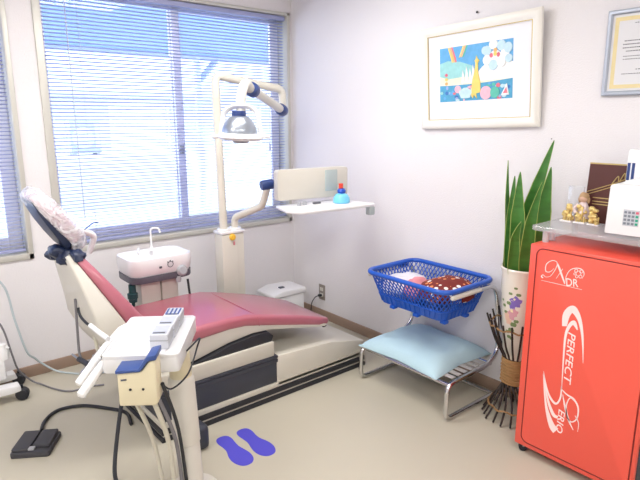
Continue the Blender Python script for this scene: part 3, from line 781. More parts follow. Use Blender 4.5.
# ================================================================== CART AT THE LEFT EDGE
CT = thing('medical_cart', (-2.35, -.2, 0), 'white cart with black castors at the left edge of the room', 'cart')
b = nb(); prism(b, [(-2.72, .075), (-2.72, .125), (-2.085, .095), (-2.08, .06), (-2.12, .055)], XZ, -.30, -.23, .008); prism(b, [(-2.72, .075), (-2.72, .125), (-2.075, .095), (-2.065, .06), (-2.12, .055)], XZ, -.125, -.055, .008); boxm(b, (-2.62, -.22, .075), (-2.5, -.11, .12), .01)
part('base', b, M['white'], CT)
b = nb(); boxm(b, (-2.45, -.22, .11), (-2.13, -.10, .23), .015); boxm(b, (-2.60, -.27, .12), (-2.40, -.06, .62), .02); part('body', b, M['white'], CT)
b = nb(); lathe(b, [(0, 0), (.03, 0), (.03, .05), (.024, .06), (.024, .085), (0, .09)], (-2.135, -.19, .225), 14); tube(b, [(-2.135, -.19, .30), (-2.10, -.2, .285)], .011, 8); lathe(b, [(0, 0), (.018, 0), (.018, .05), (0, .055)], (-2.10, -.17, .225), 12); part('fitting', b, M['white'], CT)
for (x, y) in ((-2.075, -.272), (-2.05, -.065), (-2.66, -.245), (-2.66, -.08)):
    c = part('castor', lathe(nb(), [(0, -.024), (.027, -.024), (.034, -.016), (.034, .016), (.027, .024), (0, .024)], (x, y, .034), 20, (.35, 1, 0)), M['black'], CT)
    b = nb(); tube(b, [(x, y, .04), (x, y, .085)], .007, 8); part('stem', b, M['black'], c)
b = nb(); tube(b, smooth([(-2.16, -.10, .72), (-2.07, -.10, .60), (-2.04, -.10, .40), (-2.0, -.10, .2), (-1.955, -.06, .13), (-1.914, -.035, .075), (-1.84, -.06, .012), (-1.733, -.183, .007), (-1.65, -.235, .007), (-1.55, -.25, .007)]), .006, 8)
solo('air_tube', b, M['sky_tube'], 'pale blue tube drooping from the left cart to the floor', 'tube')
b = nb(); tube(b, smooth([(-2.2, -.20, .52), (-2.125, -.20, .42), (-2.09, -.2, .24), (-2.06, -.14, .12), (-2.0, -.13, .03), (-1.96, -.16, .007), (-1.91, -.28, .006), (-1.85, -.36, .006), (-1.76, -.37, .006), (-1.68, -.40, .006)]), .005, 8)
solo('grey_cable', b, M['gtube'], 'dark grey cable from the left cart trailing along the floor', 'cable')

# ================================================================== FOOTPRINT DECALS
sole = [(0, 0), (.02, .004), (.034, .02), (.038, .05), (.033, .09), (.034, .125), (.046, .165), (.05, .2), (.044, .235), (.028, .262), (.005, .272), (-.022, .266), (-.042, .24), (-.048, .2), (-.042, .16), (-.033, .12), (-.034, .08), (-.037, .045), (-.032, .018), (-.018, .004)]
for (hx_, hy_, tx, ty, mir, nm) in ((-1.425, -1.295, -1.437, -1.565, 1, 'blue violet footprint sticker on the floor, the one nearer the tray column'), (-1.318, -1.30, -1.318, -1.568, -1, 'blue violet footprint sticker on the floor, the one nearer the steel stool')):
    d_ = V3((tx-hx_, ty-hy_, 0)).normalized(); s_ = V3((d_.y, -d_.x, 0))*mir
    pts = [V3((hx_, hy_, 0))+s_*p[0]+d_*p[1] for p in smooth([(p[0], p[1], 0) for p in sole+[sole[0]]], 3)[:-1]]
    b = nb(); vs = [(p.x, p.y) for p in pts]; prism(b, vs, XY, .0002, .0012); solo('footprint_sticker', b, M['foot'], nm, 'floor sticker', 'footprint stickers')

# ================================================================== STEEL CHAIR, CUSHION AND BASKET
CC = thing('steel_chair', (-.25, -1.59, 0), 'low chrome tube chair against the right wall, under the blue basket', 'chair')
for y, yu in ((-1.29, -1.292), (-1.905, -1.873)):
    b = nb()
    tube(b, fillet([(-.06, y, .013), (-.485, y, .013), (-.478, y, .20), (-.14, y, .205), (-.04, y, .26), (-.03, yu, .56), (-.07, yu, .633), (-.16, yu, .637), (-.43, yu, .637)], .05, 6), .0125, 12)
    part('side_frame', b, M['chrome'], CC)
    b = nb(); tube(b, [(-.20, yu, .637), (-.205, yu, .637), (-.43, yu, .637), (-.437, yu, .637)], [.0125, .0128, .0128, .008], 12); part('arm_pad', b, M['ivory'], CC, 'pale arm sleeve')
b = nb()
for x, z in ((-.465, .196), (-.10, .205), (-.06, .013)): part('cross_bar', tube(nb(), [(x, -1.29, z), (x, -1.905, z)], .011, 10), M['chrome'], CC)
for k in range(6):
    x = -.40+k*.052
    b = nb(); boxm(b, (x-.017, -1.885, .207), (x+.017, -1.295, .2095), .001); part('seat_strap', b, M['strap'], CC)
# cushion
b = nb(); NX = 18; NY = 22; grid = {}
for sgn in (1, -1):
    for i in range(NX+1):
        for j in range(NY+1):
            u = i/NX*2-1; v = j/NY*2-1
            e = max(0, (1-u**4))*max(0, (1-v**4))
            pin = 1-.11*(1-abs(v))*abs(u)**3; pin2 = 1-.11*(1-abs(u))*abs(v)**3
            h = .004+.082*e**.55*(.86+.2*noise.noise((u*2, v*2, 3)))+.004*noise.noise((u*5, v*5, 8))*e
            x = -.245+u*.25*pin; y = -1.562+v*.283*pin2; z = .217+(h if sgn > 0 else -.003*e)
            if sgn < 0: z = max(z, .211)
            grid[sgn, i, j] = b.verts.new((x, y, z+.006))
for i in range(NX):
    for j in range(NY):
        for s_ in (1, -1):
            q = [grid[s_, i, j], grid[s_, i+1, j], grid[s_, i+1, j+1], grid[s_, i, j+1]]
            b.faces.new(q if s_ > 0 else q[::-1])
rim = [(i, 0) for i in range(NX)]+[(NX, j) for j in range(NY)]+[(i, NY) for i in range(NX, 0, -1)]+[(0, j) for j in range(NY, 0, -1)]
for k in range(len(rim)):
    a, c = rim[k], rim[(k+1) % len(rim)]; b.faces.new((grid[-1, a[0], a[1]], grid[-1, c[0], c[1]], grid[1, c[0], c[1]], grid[1, a[0], a[1]]))
bmesh.ops.translate(b, vec=(0, 0, -.012), verts=b.verts)
solo('seat_cushion', b, M['cush'], 'flat pale blue square cushion on the low chrome chair', 'cushion', ang=70)

# basket: rim, lattice wall, solid lower band, bottom, feet
bc = V3((-.262, -1.582, 0)); BT, BZ0 = .664, .488
KN = 12


def bring(h, grow=0, n=KN):
    """outline of the basket wall at height fraction h (0 bottom, 1 rim)"""
    hx2 = .150+.055*h+grow; hy2 = .222+.056*h+grow; z = BZ0+(BT-BZ0)*h
    return [V3((bc.x+p[0], bc.y+p[1], z)) for p in rrect(hx2, hy2, .05+.015*h, n)]


def walk(loop, s):
    n = len(loop); L_ = [(loop[(i+1) % n]-loop[i]).length for i in range(n)]; tot = sum(L_); s = (s % 1)*tot
    for i in range(n):
        if s <= L_[i]: return loop[i].lerp(loop[(i+1) % n], s/L_[i])
        s -= L_[i]
    return loop[0].copy()


BK = thing('laundry_basket', (bc.x, bc.y, BZ0-.02), 'blue plastic lattice basket resting on the arms of the chrome chair', 'basket')
b = nb(); tube(b, [p+V3((0, 0, .0)) for p in bring(1, .004)], .0135, 10, closed=True); part('rim', b, M['blue'], BK)
b = nb(); lo = .30; ND = 66
loops = [bring(lo+(1-lo)*k/4) for k in range(5)]
for k in range(ND):
    for sg in (1, -1):
        tube(b, [walk(loops[q], k/ND+sg*q*.0115) for q in range(5)], .0034, 5)
part('lattice_wall', b, M['blue'], BK)
b = nb()
loft(b, [bring(.0, -.004), bring(.0), bring(lo), bring(lo, -.004), bring(.02, -.004)], cap=False)
ring = bring(.0); vs = [b.verts.new(p) for p in ring]; vs2 = [b.verts.new(p+V3((0, 0, .004))) for p in ring]; b.faces.new(vs[::-1]); b.faces.new(vs2)
for k in range(44):
    p0, p1 = walk(bring(.02, .002), k/44), walk(bring(lo, .002), k/44); tube(b, [p0, p1], .003, 5)
tube(b, bring(lo, .001), .005, 6, closed=True); part('lower_band', b, M['blue'], BK)
for k in range(8):
    p = walk(bring(0, -.006), k/8+.04); part('foot', box(nb(), (p.x, p.y, p.z-.008), (.034, .034, .018), .004), M['blue'], BK)


def cloth_lump(c, s, jit, sc, seg=34):
    t = nb(); bmesh.ops.create_uvsphere(t, u_segments=seg, v_segments=seg//2, radius=1)
    for v in t.verts:
        w = V3((v.co.x*s[0], v.co.y*s[1], v.co.z*s[2]*(1 if v.co.z > 0 else .8)))
        pq = abs(v.co.x)**4+abs(v.co.y)**4
        k = 1+jit*noise.noise((w+V3(c))*sc)+.5*jit*noise.noise((w+V3(c))*sc*2.3)
        v.co = w*k*(1+.16*min(1, pq*1.5))+V3(c)
        v.co.z = max(v.co.z, BZ0+.006)
    return t


solo('dotted_cloth', cloth_lump((-.245, -1.705, .60), (.135, .125, .075), .14, 13), M['dots'], 'dark brown cloth with white and orange dots in the basket', 'cloth', ang=180)
solo('white_cloth', cloth_lump((-.255, -1.415, .555), (.135, .105, .075), .22, 12), M['whitecl'], 'crumpled white cloth at the left end of the basket', 'cloth', ang=180)
solo('pink_cloth', cloth_lump((-.30, -1.54, .575), (.08, .055, .07), .2, 16), M['pinkcl'], 'pink cloth between the white and the dotted cloths in the basket', 'cloth', ang=180)

# ================================================================== WICKER STAND AND SNAKE PLANT
pc = V3((-.165, -2.085, 0))
WS = thing('wicker_plant_stand', pc, 'hourglass wicker stand of dark sticks with woven waist, beside the red cabinet', 'plant stand')
NS = 20
for k in range(NS):
    a = 2*PI*k/NS; e = V3((math.cos(a), math.sin(a), 0)); e2 = V3((math.cos(a+.5), math.sin(a+.5), 0))
    wob = random.uniform(-.01, .012)
    b = nb(); tube(b, smooth([pc+e2*(.15+wob)+V3((0, 0, .004)), pc+e2*.095+V3((0, 0, .1)), pc+e*.052+V3((0, 0, .2)), pc+e*.056+V3((0, 0, .31)), pc+e*.106+V3((0, 0, .41)), pc+e*(.154+wob)+V3((0, 0, .545+wob*2))], 4), .0052, 7); part('stick', b, M['twig'], WS)
b = nb(); lathe(b, [(.06, .19), (.064, .2), (.063, .25), (.066, .31), (.07, .325), (.066, .328), (.056, .3), (.052, .2), (.06, .19)], pc, 30)
for z in (.2, .216, .232, .248, .264, .28, .296, .312): tube(b, [pc+V3(((.065+.002*math.sin(i*2.1+z*90))*math.cos(i*PI/15), (.065+.002*math.sin(i*2.1+z*90))*math.sin(i*PI/15), z)) for i in range(30)], .006, 6, closed=True)
part('woven_waist', b, M['wicker'], WS, 'tan woven waist band')
for z, r in ((.50, .138), (.07, .12)):
    b = nb(); tube(b, [pc+V3((r*math.cos(i*PI/18), r*math.sin(i*PI/18), z+.006*math.sin(i*1.7))) for i in range(36)], .005, 6, closed=True); part('binding_ring', b, M['wicker2'], WS)

PL = thing('potted_snake_plant', (pc.x, pc.y, .346), 'tall snake plant in a white flowered pot, left of the red cabinet', 'potted plant')
pot = [(.0, .328), (.060, .328), (.068, .338), (.090, .60), (.100, .755), (.103, .778), (.107, .794), (.102, .80), (.095, .796), (.091, .75), (.0, .745)]
part('pot', lathe(nb(), pot, (pc.x, pc.y, 0), 36), M['ceramic'], PL)
b = nb(); lathe(b, [(.0, .778), (.05, .774), (.0925, .765), (.091, .75), (0, .745)], (pc.x, pc.y, 0), 24); part('soil', b, M['soil'], PL)
def on_pot(ang, z):
    r = .070+(z-.355)*(.020)/.245 if z < .6 else .090+(z-.6)*.0645
    return V3((pc.x+r*math.cos(ang), pc.y+r*math.sin(ang), z)), V3((math.cos(ang), math.sin(ang), 0))


fa = math.atan2(-3.4301-pc.y, -2.5691-pc.x)
decal = []
for n_, (da, z, r, mi) in enumerate(((.35, .63, .019, 0), (.22, .612, .012, 0), (.15, .572, .018, 1), (.3, .585, .014, 1), (-.02, .565, .013, 2), (.06, .545, .012, 2), (.45, .66, .008, 3), (.12, .66, .007, 3), (.05, .62, .009, 3), (-.2, .605, .008, 3), (-.1, .58, .008, 3), (.3, .535, .012, 3), (.2, .51, .012, 3), (.42, .55, .009, 3), (.0, .50, .009, 3), (.33, .685, .006, 3), (-.3, .625, .006, 3), (.2, .59, .007, 4), (.32, .64, .006, 4), (.1, .48, .009, 3), (.25, .475, .008, 3))):
    decal.append((fa+da*1.25-.68, z+(z-.58)*.25, r*1.4, mi))
b = nb()
for ang, z, r, mi in decal:
    t = nb(); c, nrm = on_pot(ang, z); tg = V3((-nrm.y, nrm.x, 0)); vs = []
    np_ = 15
    for k in range(np_):
        a = 2*PI*k/np_; rr = r*(1+.22*math.sin(5*a)) if mi in (0, 1, 2) else r*(.55+.45*abs(math.cos(a)))
        q, n2 = on_pot(ang+rr*math.cos(a)/.088, z+rr*math.sin(a)); vs.append(t.verts.new(q+n2*.0008))
    q, n2 = on_pot(ang, z); cv = t.verts.new(q+n2*.0012)
    for k in range(np_): t.faces.new((cv, vs[k], vs[(k+1) % np_]))
    absorb(b, t, mi)
part('flower_print', b, [mat('violet_print', (126, 104, 190), .4), mat('rose_print', (214, 158, 170), .4), mat('peach_print', (228, 190, 166), .4), mat('leaf_print', (118, 140, 92), .4), mat('cream_print', (240, 226, 180), .4)], PL, 'flower bunch printed on the pot')


def blade(base, pts, wid, face, twist=0):
    """sword leaf: spine through pts, widths along it, faces roughly 'face'"""
    sp = smooth([base]+pts, 8); n = len(sp); t = nb(); rows = []; C_ = 6
    for i, p in enumerate(sp):
        f = i/(n-1); d = (sp[min(i+1, n-1)]-sp[max(i-1, 0)]).normalized()
        w0 = wid[0]; k = (f*(len(wid)-1)); i0 = min(int(k), len(wid)-2); w0 = wid[i0]+(wid[i0+1]-wid[i0])*(k-i0)
        nn = Matrix.Rotation(twist*f, 3, d)@V3(face); s_ = d.cross(nn).normalized(); nn = s_.cross(d)
        row = []
        for c in range(C_+1):
            u = (-1, -.91, -.45, 0, .45, .91, 1)[c]; row.append(t.verts.new(p+s_*u*w0+nn*(-.22*w0*(1-u*u))))
        rows.append(row)
    for A, B in zip(rows, rows[1:]):
        for c in range(C_):
            fc = t.faces.new((A[c], A[c+1], B[c+1], B[c])); fc.material_index = 1 if c in (0, C_-1) else 0
    bmesh.ops.recalc_face_normals(t, faces=t.faces)
    bmesh.ops.solidify(t, geom=t.faces[:], thickness=.002)
    return t


CAMV = V3((-.68, -.73, 0))       # the side of the plant that looks into the room
LV = V3((.74, -.67, 0))          # left to right along that side
def lp(s, d, z): return V3((pc.x, pc.y, 0))+LV*(s-.008)-CAMV*d+V3((0, 0, z))


leaves = [
    (lp(.02, .0, .745), [lp(.012, .01, .90), lp(.015, .01, 1.05), lp(.045, .0, 1.20), lp(.097, -.01, 1.405)], (.030, .034, .030, .022, .001), -.25),
    (lp(.058, -.035, .745), [lp(.064, -.04, .9), lp(.067, -.04, 1.08), lp(.086, -.035, 1.285)], (.030, .037, .032, .001), .2),
    (lp(-.03, -.02, .745), [lp(-.038, -.025, .9), lp(-.048, -.03, 1.06), lp(-.052, -.03, 1.262)], (.028, .030, .026, .001), -.2),
    (lp(-.06, .03, .745), [lp(-.066, .03, .95), lp(-.085, .03, 1.13), lp(-.094, .03, 1.31)], (.020, .017, .011, .001), .8),
    (lp(.005, -.055, .745), [lp(.0, -.06, .86), lp(.008, -.06, 1.03), lp(.045, -.055, 1.217)], (.026, .030, .023, .001), .2),
    (lp(-.05, .0, .745), [lp(-.062, .0, .88), lp(-.07, .0, 1.06), lp(-.067, .0, 1.24)], (.024, .024, .016, .001), -.4),
    (lp(-.04, -.05, .745), [lp(-.055, -.055, .82), lp(-.058, -.055, .95), lp(-.035, -.05, 1.03)], (.024, .026, .018, .001), .2),
]
for (ba, pts, wid, tw) in leaves:
    part('leaf', blade(ba, pts, [w_*1.22 for w_ in wid], CAMV, tw), [M['leaf'], M['leafedge']], PL, ang=60)

# ================================================================== RED CABINET
CX0, CX1, CYL, CYR, CZ0, CZ1 = -.43, -.03, -2.256, -2.765, .040, .985
RC = thing('red_cabinet', (-.23, -2.51, 0), 'tall coral red cabinet on castors with white lettering, at the right edge', 'cabinet')
part('carcass', boxm(nb(), (CX0, CYR, CZ0), (CX1, CYL, CZ1), .008), M['red'], RC)
part('dark_side', boxm(nb(), (CX0+.015, CYR-.004, CZ0+.01), (CX1-.01, CYR+.01, CZ1-.02), .002), M['skirt'], RC, 'dark right side')  # thin dark sheet covering the right side of the red carcass
FC = frame3((0, -1, 0), (0, 0, 1), (-1, 0, 0), (CX0, 0, 0))     # (right along the front, up, out)
ym = (CYL+CYR)/2; zm = (CZ0+CZ1)/2+.005; hw = abs(CYR-CYL)/2
gap = [(p[0]-ym+.008, p[1]+zm) for p in rrect(hw-.025, (CZ1-CZ0)/2-.02, .03, 6)]
b = nb(); tube(b, [FC@V3((p[0], p[1], .0008)) for p in gap], .0022, 6, closed=True); part('door_gap', b, M['groove'], RC)
b = nb(); prism(b, [(p[0]-ym+.008, p[1]+zm) for p in rrect(hw-.028, (CZ1-CZ0)/2-.023, .028, 6)], FC, -.002, .003, .002); DR = part('door', b, M['red'], RC)
for x, y in ((CX0+.03, CYL-.03), (CX0+.03, CYR+.03), (CX1-.04, CYL-.03), (CX1-.04, CYR+.03)):
    c = part('castor', lathe(nb(), [(0, -.012), (.017, -.012), (.02, -.008), (.02, .008), (.017, .012), (0, .012)], (x, y, .02), 18, (.8, .6, 0)), M['black'], RC)
    b = nb(); boxm(b, (x-.012, y-.012, .024), (x+.012, y+.012, .041), .003); part('fork', b, M['steel'], c)
LZ = .0032


def lg(u, v):    # swoosh design units onto the door
    return (2.312+.0012*u+.0001*v, .73+.0005*u-.0013*v)


def lh(u, v):    # crest design units onto the door
    return (2.2384+.0009*u+.0001*v, .9459+.0002*u-.0009*v)


def stroke(bm, pts, w, mp, n=8):
    """calligraphic stroke: centre line with a width at each point"""
    P = smooth([(p[0], p[1], ww) for p, ww in zip(pts, w)], n); L_, R_ = [], []
    for i, p in enumerate(P):
        d = P[min(i+1, len(P)-1)]-P[max(i-1, 0)]; nx, ny = -d.y, d.x; l = math.hypot(nx, ny) or 1
        h = max(p.z, .4)/2; L_.append((p.x+nx/l*h, p.y+ny/l*h)); R_.append((p.x-nx/l*h, p.y-ny/l*h))
    t = nb(); a = [t.verts.new(FC@V3((*mp(*q), LZ))) for q in L_]; c = [t.verts.new(FC@V3((*mp(*q), LZ))) for q in R_]
    for i in range(len(P)-1): t.faces.new((a[i], a[i+1], c[i+1], c[i]))
    r = bmesh.ops.extrude_face_region(t, geom=t.faces[:]); bmesh.ops.translate(t, vec=(-.0006, 0, 0), verts=[x for x in r['geom'] if isinstance(x, bmesh.types.BMVert)])
    bmesh.ops.recalc_face_normals(t, faces=t.faces); absorb(bm, t)


b = nb()
stroke(b, [(97, 88), (104, 50), (124, 36), (146, 70), (158, 130), (162, 215)], (16, 26, 22, 13, 7, 1), lg)
stroke(b, [(92, 300), (96, 200), (101, 125), (112, 92), (128, 80), (141, 105)], (2, 5, 8, 12, 14, 3), lg)
stroke(b, [(92, 290), (88, 330), (74, 350), (56, 335), (40, 300), (26, 235)], (4, 6, 7, 7, 5, 1), lg)
stroke(b, [(80, 398), (64, 388), (46, 345), (33, 290), (26, 235)], (9, 11, 8, 4, 1), lg)
stroke(b, [(74, 446), (58, 425), (40, 370), (31, 310), (25, 245)], (24, 20, 10, 5, 1), lg)
part('swoosh_mark', b, M['letter'], DR, 'white swoosh emblem')


def word(body, u0, v0, u1, v1, size, sx=1, shear=.2):
    """lettering reading from (u0,v0) towards (u1,v1) in swoosh units"""
    a = FC@V3((*lg(u0, v0), LZ)); e = FC@V3((*lg(u1, v1), LZ)); d = (e-a).normalized(); w = V3((-1, 0, 0)); up_ = w.cross(d)
    return text_mesh(body, size, frame3(d, up_, w, a), .0004, shear, sx)


part('lettering', word('PERFECT', 112, 106, 96, 303, .043, 1.33), M['letter'], DR, 'white letters reading PERFECT')
part('lettering', word('ERIO', 84, 366, 73, 452, .041, 1.22), M['letter'], DR, 'white letters reading ERIO')
b = nb()
stroke(b, [(92, 300), (110, 318), (135, 335), (150, 365), (146, 400), (128, 412), (112, 392), (110, 355), (122, 330), (140, 345)], (2, 4, 5, 5, 5, 4, 4, 4, 3, 1), lg)
stroke(b, [(96, 318), (105, 360), (118, 405), (135, 440)], (2, 6, 6, 2), lg)
stroke(b, [(140, 390), (152, 415), (150, 445)], (2, 3, 1), lg)
part('script_letter', b, M['letter'], DR, 'white script P')
b = nb()
stroke(b, [(84, 128), (76, 122), (84, 114), (98, 124), (122, 118), (148, 80), (150, 55), (128, 48), (102, 64), (98, 96), (118, 100), (138, 84)], (6, 4, 3, 2, 2, 3, 3, 3, 4, 4, 3, 1), lh)
stroke(b, [(150, 54), (164, 90), (186, 156)], (4, 9, 5), lh)
stroke(b, [(146, 132), (160, 112), (174, 92), (178, 86)], (1.5, 2, 2.5, 1), lh)
stroke(b, [(186, 154), (194, 118), (212, 92), (240, 84), (264, 92), (272, 112), (262, 132)], (2, 2.5, 3, 3.5, 4, 3, 1), lh)
stroke(b, [(76, 140), (150, 156), (262, 181)], (1.2, 2, 1.6), lh)
for cu, cv, r in ((248, 108, 11), (238, 96, 7), (260, 100, 7), (256, 122, 7), (240, 122, 6), (232, 110, 5)):
    stroke(b, [(cu+r*math.cos(a*.9), cv+r*math.sin(a*.9)) for a in range(8)], [2.4]*8, lh, 3)
part('crest', b, M['letter'], DR, 'white script N with a small rose')
a = FC@V3((*lh(190, 164), LZ)); e = FC@V3((*lh(248, 170), LZ)); d_ = (e-a).normalized()
part('lettering', text_mesh('DR', .046, frame3(d_, V3((-1, 0, 0)).cross(d_), (-1, 0, 0), a), .0004, 0, .82), M['letter'], DR, 'white letters reading DR')

# acrylic riser and what stands on it
AR = thing('acrylic_riser', (-.23, -2.45, CZ1), 'clear acrylic riser shelf standing on the red cabinet', 'riser')
PZ = CZ1+.048
part('plate', prism(nb(), [(-.39, -2.245), (-.385, -2.78), (-.06, -2.78), (-.06, -2.22), (-.37, -2.225)], XY, PZ, PZ+.02, .003), M['acryl'], AR)
for x, y in ((-.36, -2.285), (-.305, -2.285), (-.36, -2.70), (-.10, -2.285), (-.10, -2.70)):
    part('leg', lathe(nb(), [(0, 0), (.013, 0), (.013, .048), (0, .048)], (x, y, CZ1), 16), M['acryl2'], AR)
TZ = PZ+.02
# gold ornaments: a row of chunky gilt characters on a white strip
for k, (y, nm) in enumerate(((-2.285, 'gold ornament on a white foot, farthest left on the acrylic riser'), (-2.345, 'gold ornament in the middle of the three on the riser'), (-2.405, 'gold ornament nearest the white device on the riser'))):
    t = thing('gold_ornament', (-.185, y, TZ), nm, 'ornament', 'gold ornaments')
    part('foot', boxm(nb(), (-.205, y-.026, TZ), (-.16, y+.026, TZ+.008), .003), M['white'], t)
    b = nb()
    for q in range(9):
        ball(b, (-.185+random.uniform(-.014, .014), y+random.uniform(-.018, .018), TZ+.012+q*.0075), (.012, .013, .010), 0, 10, .35, 60)
    for q in range(4):
        boxm(b, (-.198+random.uniform(-.006, .006), y-.022+q*.011, TZ+.006), (-.19+random.uniform(-.004, .004), y-.016+q*.011, TZ+.03+random.random()*.045), .002)
    part('figure', b, M['goldo'], t)
t = thing('small_doll', (-.15, -2.335, TZ), 'little doll with tan hair and pale dress in front of the brown card', 'figurine')
b = nb(); lathe(b, [(0, 0), (.034, 0), (.036, .02), (.026, .06), (.017, .082), (.012, .09), (0, .092)], (-.15, -2.335, TZ), 18); tube(b, smooth([(-.165, -2.318, TZ+.078), (-.185, -2.312, TZ+.06), (-.19, -2.325, TZ+.045)]), .007, 8); tube(b, smooth([(-.165, -2.352, TZ+.078), (-.185, -2.356, TZ+.06), (-.19, -2.342, TZ+.045)]), .007, 8); part('dress', b, M['lilac'], t)
b = nb(); ball(b, (-.152, -2.335, TZ+.108), (.018, .018, .021)); lathe(b, [(0, .006), (.003, .002), (.004, 0), (0, 0)], (-.170, -2.335, TZ+.106), 8, (-1, 0, 0)); part('head', b, M['skin'], t)
b = nb(); ball(b, (-.149, -2.335, TZ+.115), (.020, .021, .019), 0, 16, .12, 60); ball(b, (-.147, -2.316, TZ+.10), (.007, .007, .015)); ball(b, (-.147, -2.354, TZ+.10), (.007, .007, .015)); part('hair', b, M['hair'], t)
# acrylic card holder + brown card
t = thing('brown_card', (-.11, -2.42, TZ), 'dark brown card with gold writing standing behind the doll', 'card')
lean = frame3((0, -1, 0), (.06, 0, .998), (-.998, 0, .06), (-.115, -2.325, TZ))
part('card', prism(nb(), [(0, 0), (.17, 0), (.17, .262), (0, .262)], lean, 0, .003), M['brown'], t)
b = nb(); prism(b, [(0, .256), (.17, .256), (.17, .262), (0, .262)], lean, .003, .0036)
for off in (0, .012): tube(b, [lean@V3(p) for p in smooth([(.0, .12+off, .004), (.05, .14+off, .004), (.11, .165+off, .004), (.15, .185+off, .004), (.168, .195+off, .004)])], .0022, 5)
tube(b, [lean@V3(p) for p in smooth([(.10, .17, .004), (.125, .21, .004), (.13, .185, .004), (.15, .225, .004), (.155, .195, .004), (.175, .225, .004), (.18, .2, .004)])], .0022, 5)
for z, w in ((.108, .10), (.092, .11), (.080, .09)): prism(b, [(.03, z), (.03+w, z), (.03+w, z+.004), (.03, z+.004)], lean, .003, .0036)
part('gold_writing', b, M['gold'], t)
solo('acrylic_block', boxm(nb(), (-.135, -2.325, TZ), (-.125, -2.255, TZ+.155), .002), M['acryl'], 'clear acrylic block standing left of the brown card', 'acrylic block')
# white device
DV = thing('white_device', (-.27, -2.60, TZ), 'white boxy device with a keypad on the acrylic riser', 'device')
b = nb(); df = frame3((.10, -.995, 0), (0, 0, 1), (-.995, -.10, 0), (-.345, -2.515, TZ))
prism(b, [(0, .006), (.23, .006), (.23, .20), (.012, .20), (.004, .195)], df, -.16, 0, .006); part('body', b, M['white'], DV)
b = nb(); prism(b, [(.03, .2), (.05, .215), (.09, .222), (.13, .215), (.15, .2)], df, -.12, -.03, .004); part('top_bulge', b, M['white'], DV)
part('base', prism(nb(), [(.01, 0), (.23, 0), (.23, .007), (.01, .007)], df, -.15, -.01), M['grey'], DV)
b = nb(); prism(b, [(.062, .045), (.118, .045), (.118, .108), (.062, .108)], df, 0, .0015, mi=0)
for r in range(4):
    for c in range(4):
        prism(b, [(p[0]+.07+c*.0135, p[1]+.054+r*.0145) for p in rrect(.0048, .0045, .001, 2)], df, .0015, .0026, mi=1 if c < 3 else (2 if r == 3 else 3))
part('keypad', b, [mat('keypad_panel', (196, 200, 208), .5), mat('grey_key', (124, 130, 142), .5), mat('pink_key', (220, 90, 110), .5), mat('green_key', (40, 160, 130), .5)], DV)
t = thing('white_pack', (-.16, -2.56, TZ), 'tall white pack with a dark striped label behind the white device', 'pack')
part('body', boxm(nb(), (-.19, -2.70, TZ), (-.13, -2.508, TZ+.33), .012), M['white'], t)
b = nb()
for y in (-2.519, -2.536): boxm(b, (-.1912, y-.006, TZ+.205), (-.19, y+.005, TZ+.275))
part('label', b, M['joint'], t)

# ================================================================== PICTURES ON THE RIGHT WALL
PF = frame3((0, -1, 0), (-.055, 0, .9985), (-.9985, 0, -.055), (-.006, -1.297, 1.446)) @ Matrix.Rotation(math.radians(1.5), 4, 'Z')    # picture leans a little off the wall
PW, PH, FW = .728, .548, .05
PT = thing('framed_picture', (0, -1.65, 1.437), 'white framed colourful print of a giraffe under a rainbow on the wall', 'picture')
b = nb()
prof = [(0, 0), (0, .016), (.010, .024), (.024, .026), (.036, .020), (FW, .012), (FW, 0)]
rings = []
for (cx_, cy_, sx_, sy_) in ((0, 0, 1, 1), (PW, 0, -1, 1), (PW, PH, -1, -1), (0, PH, 1, -1)):
    rings.append([PF@V3((cx_+sx_*p[0], cy_+sy_*p[0], p[1])) for p in prof])
rings.append(rings[0]); loft(b, rings, cap=False); bmesh.ops.remove_doubles(b, verts=b.verts, dist=1e-6); part('frame', b, M['frame'], PT)
b = nb(); g = .004
for a0, a1 in (((FW-g, FW-g), (PW-FW+g, FW+.001)), ((FW-g, PH-FW-.001), (PW-FW+g, PH-FW+g)), ((FW-g, FW), (FW+.002, PH-FW)), ((PW-FW-.002, FW), (PW-FW+g, PH-FW))):
    prism(b, [(a0[0], a0[1]), (a1[0], a0[1]), (a1[0], a1[1]), (a0[0], a1[1])], PF, .011, .0135)
part('inner_lip', b, M['gold'], PT, 'thin gilt inner edge')
part('mount', prism(nb(), [(FW-.002, FW-.002), (PW-FW+.002, FW-.002), (PW-FW+.002, PH-FW+.002), (FW-.002, PH-FW+.002)], PF, .002, .007), M['mount'], PT)
art_cols = dict(blue=(92, 170, 228), teal=(150, 214, 216), sand=(244, 240, 214), white=(244, 248, 252), sea=(72, 160, 206), deep=(52, 110, 190), yellow=(250, 214, 110), pinkf=(244, 186, 206), green=(84, 190, 170), orange=(246, 180, 110), rose=(232, 110, 130), pale=(196, 228, 244), lav=(150, 176, 226))
keys = list(art_cols); amats = [mat('print_'+k, [int(c*.9+22) for c in art_cols[k]], .7, var=.14, scale=45) for k in keys]
ax0, ay0, aw, ah = .128, .145, .45, .285
b = nb(); lay = [.0071]


def ap(poly, k):
    lay[0] += .00006
    prism(b, [(ax0+aw*min(max(p[0], 0), 1), ay0+ah*min(max(p[1], 0), 1)) for p in poly], PF, .007, lay[0], mi=keys.index(k))


def blob(cx_, cy_, rx, ry, k, n=14, j=.0, m=5):
    ap([(cx_+rx*(1+j*math.sin(m*2*PI*i/n))*math.cos(2*PI*i/n), cy_+ry*(1+j*math.sin(m*2*PI*i/n))*math.sin(2*PI*i/n)) for i in range(n)], k)


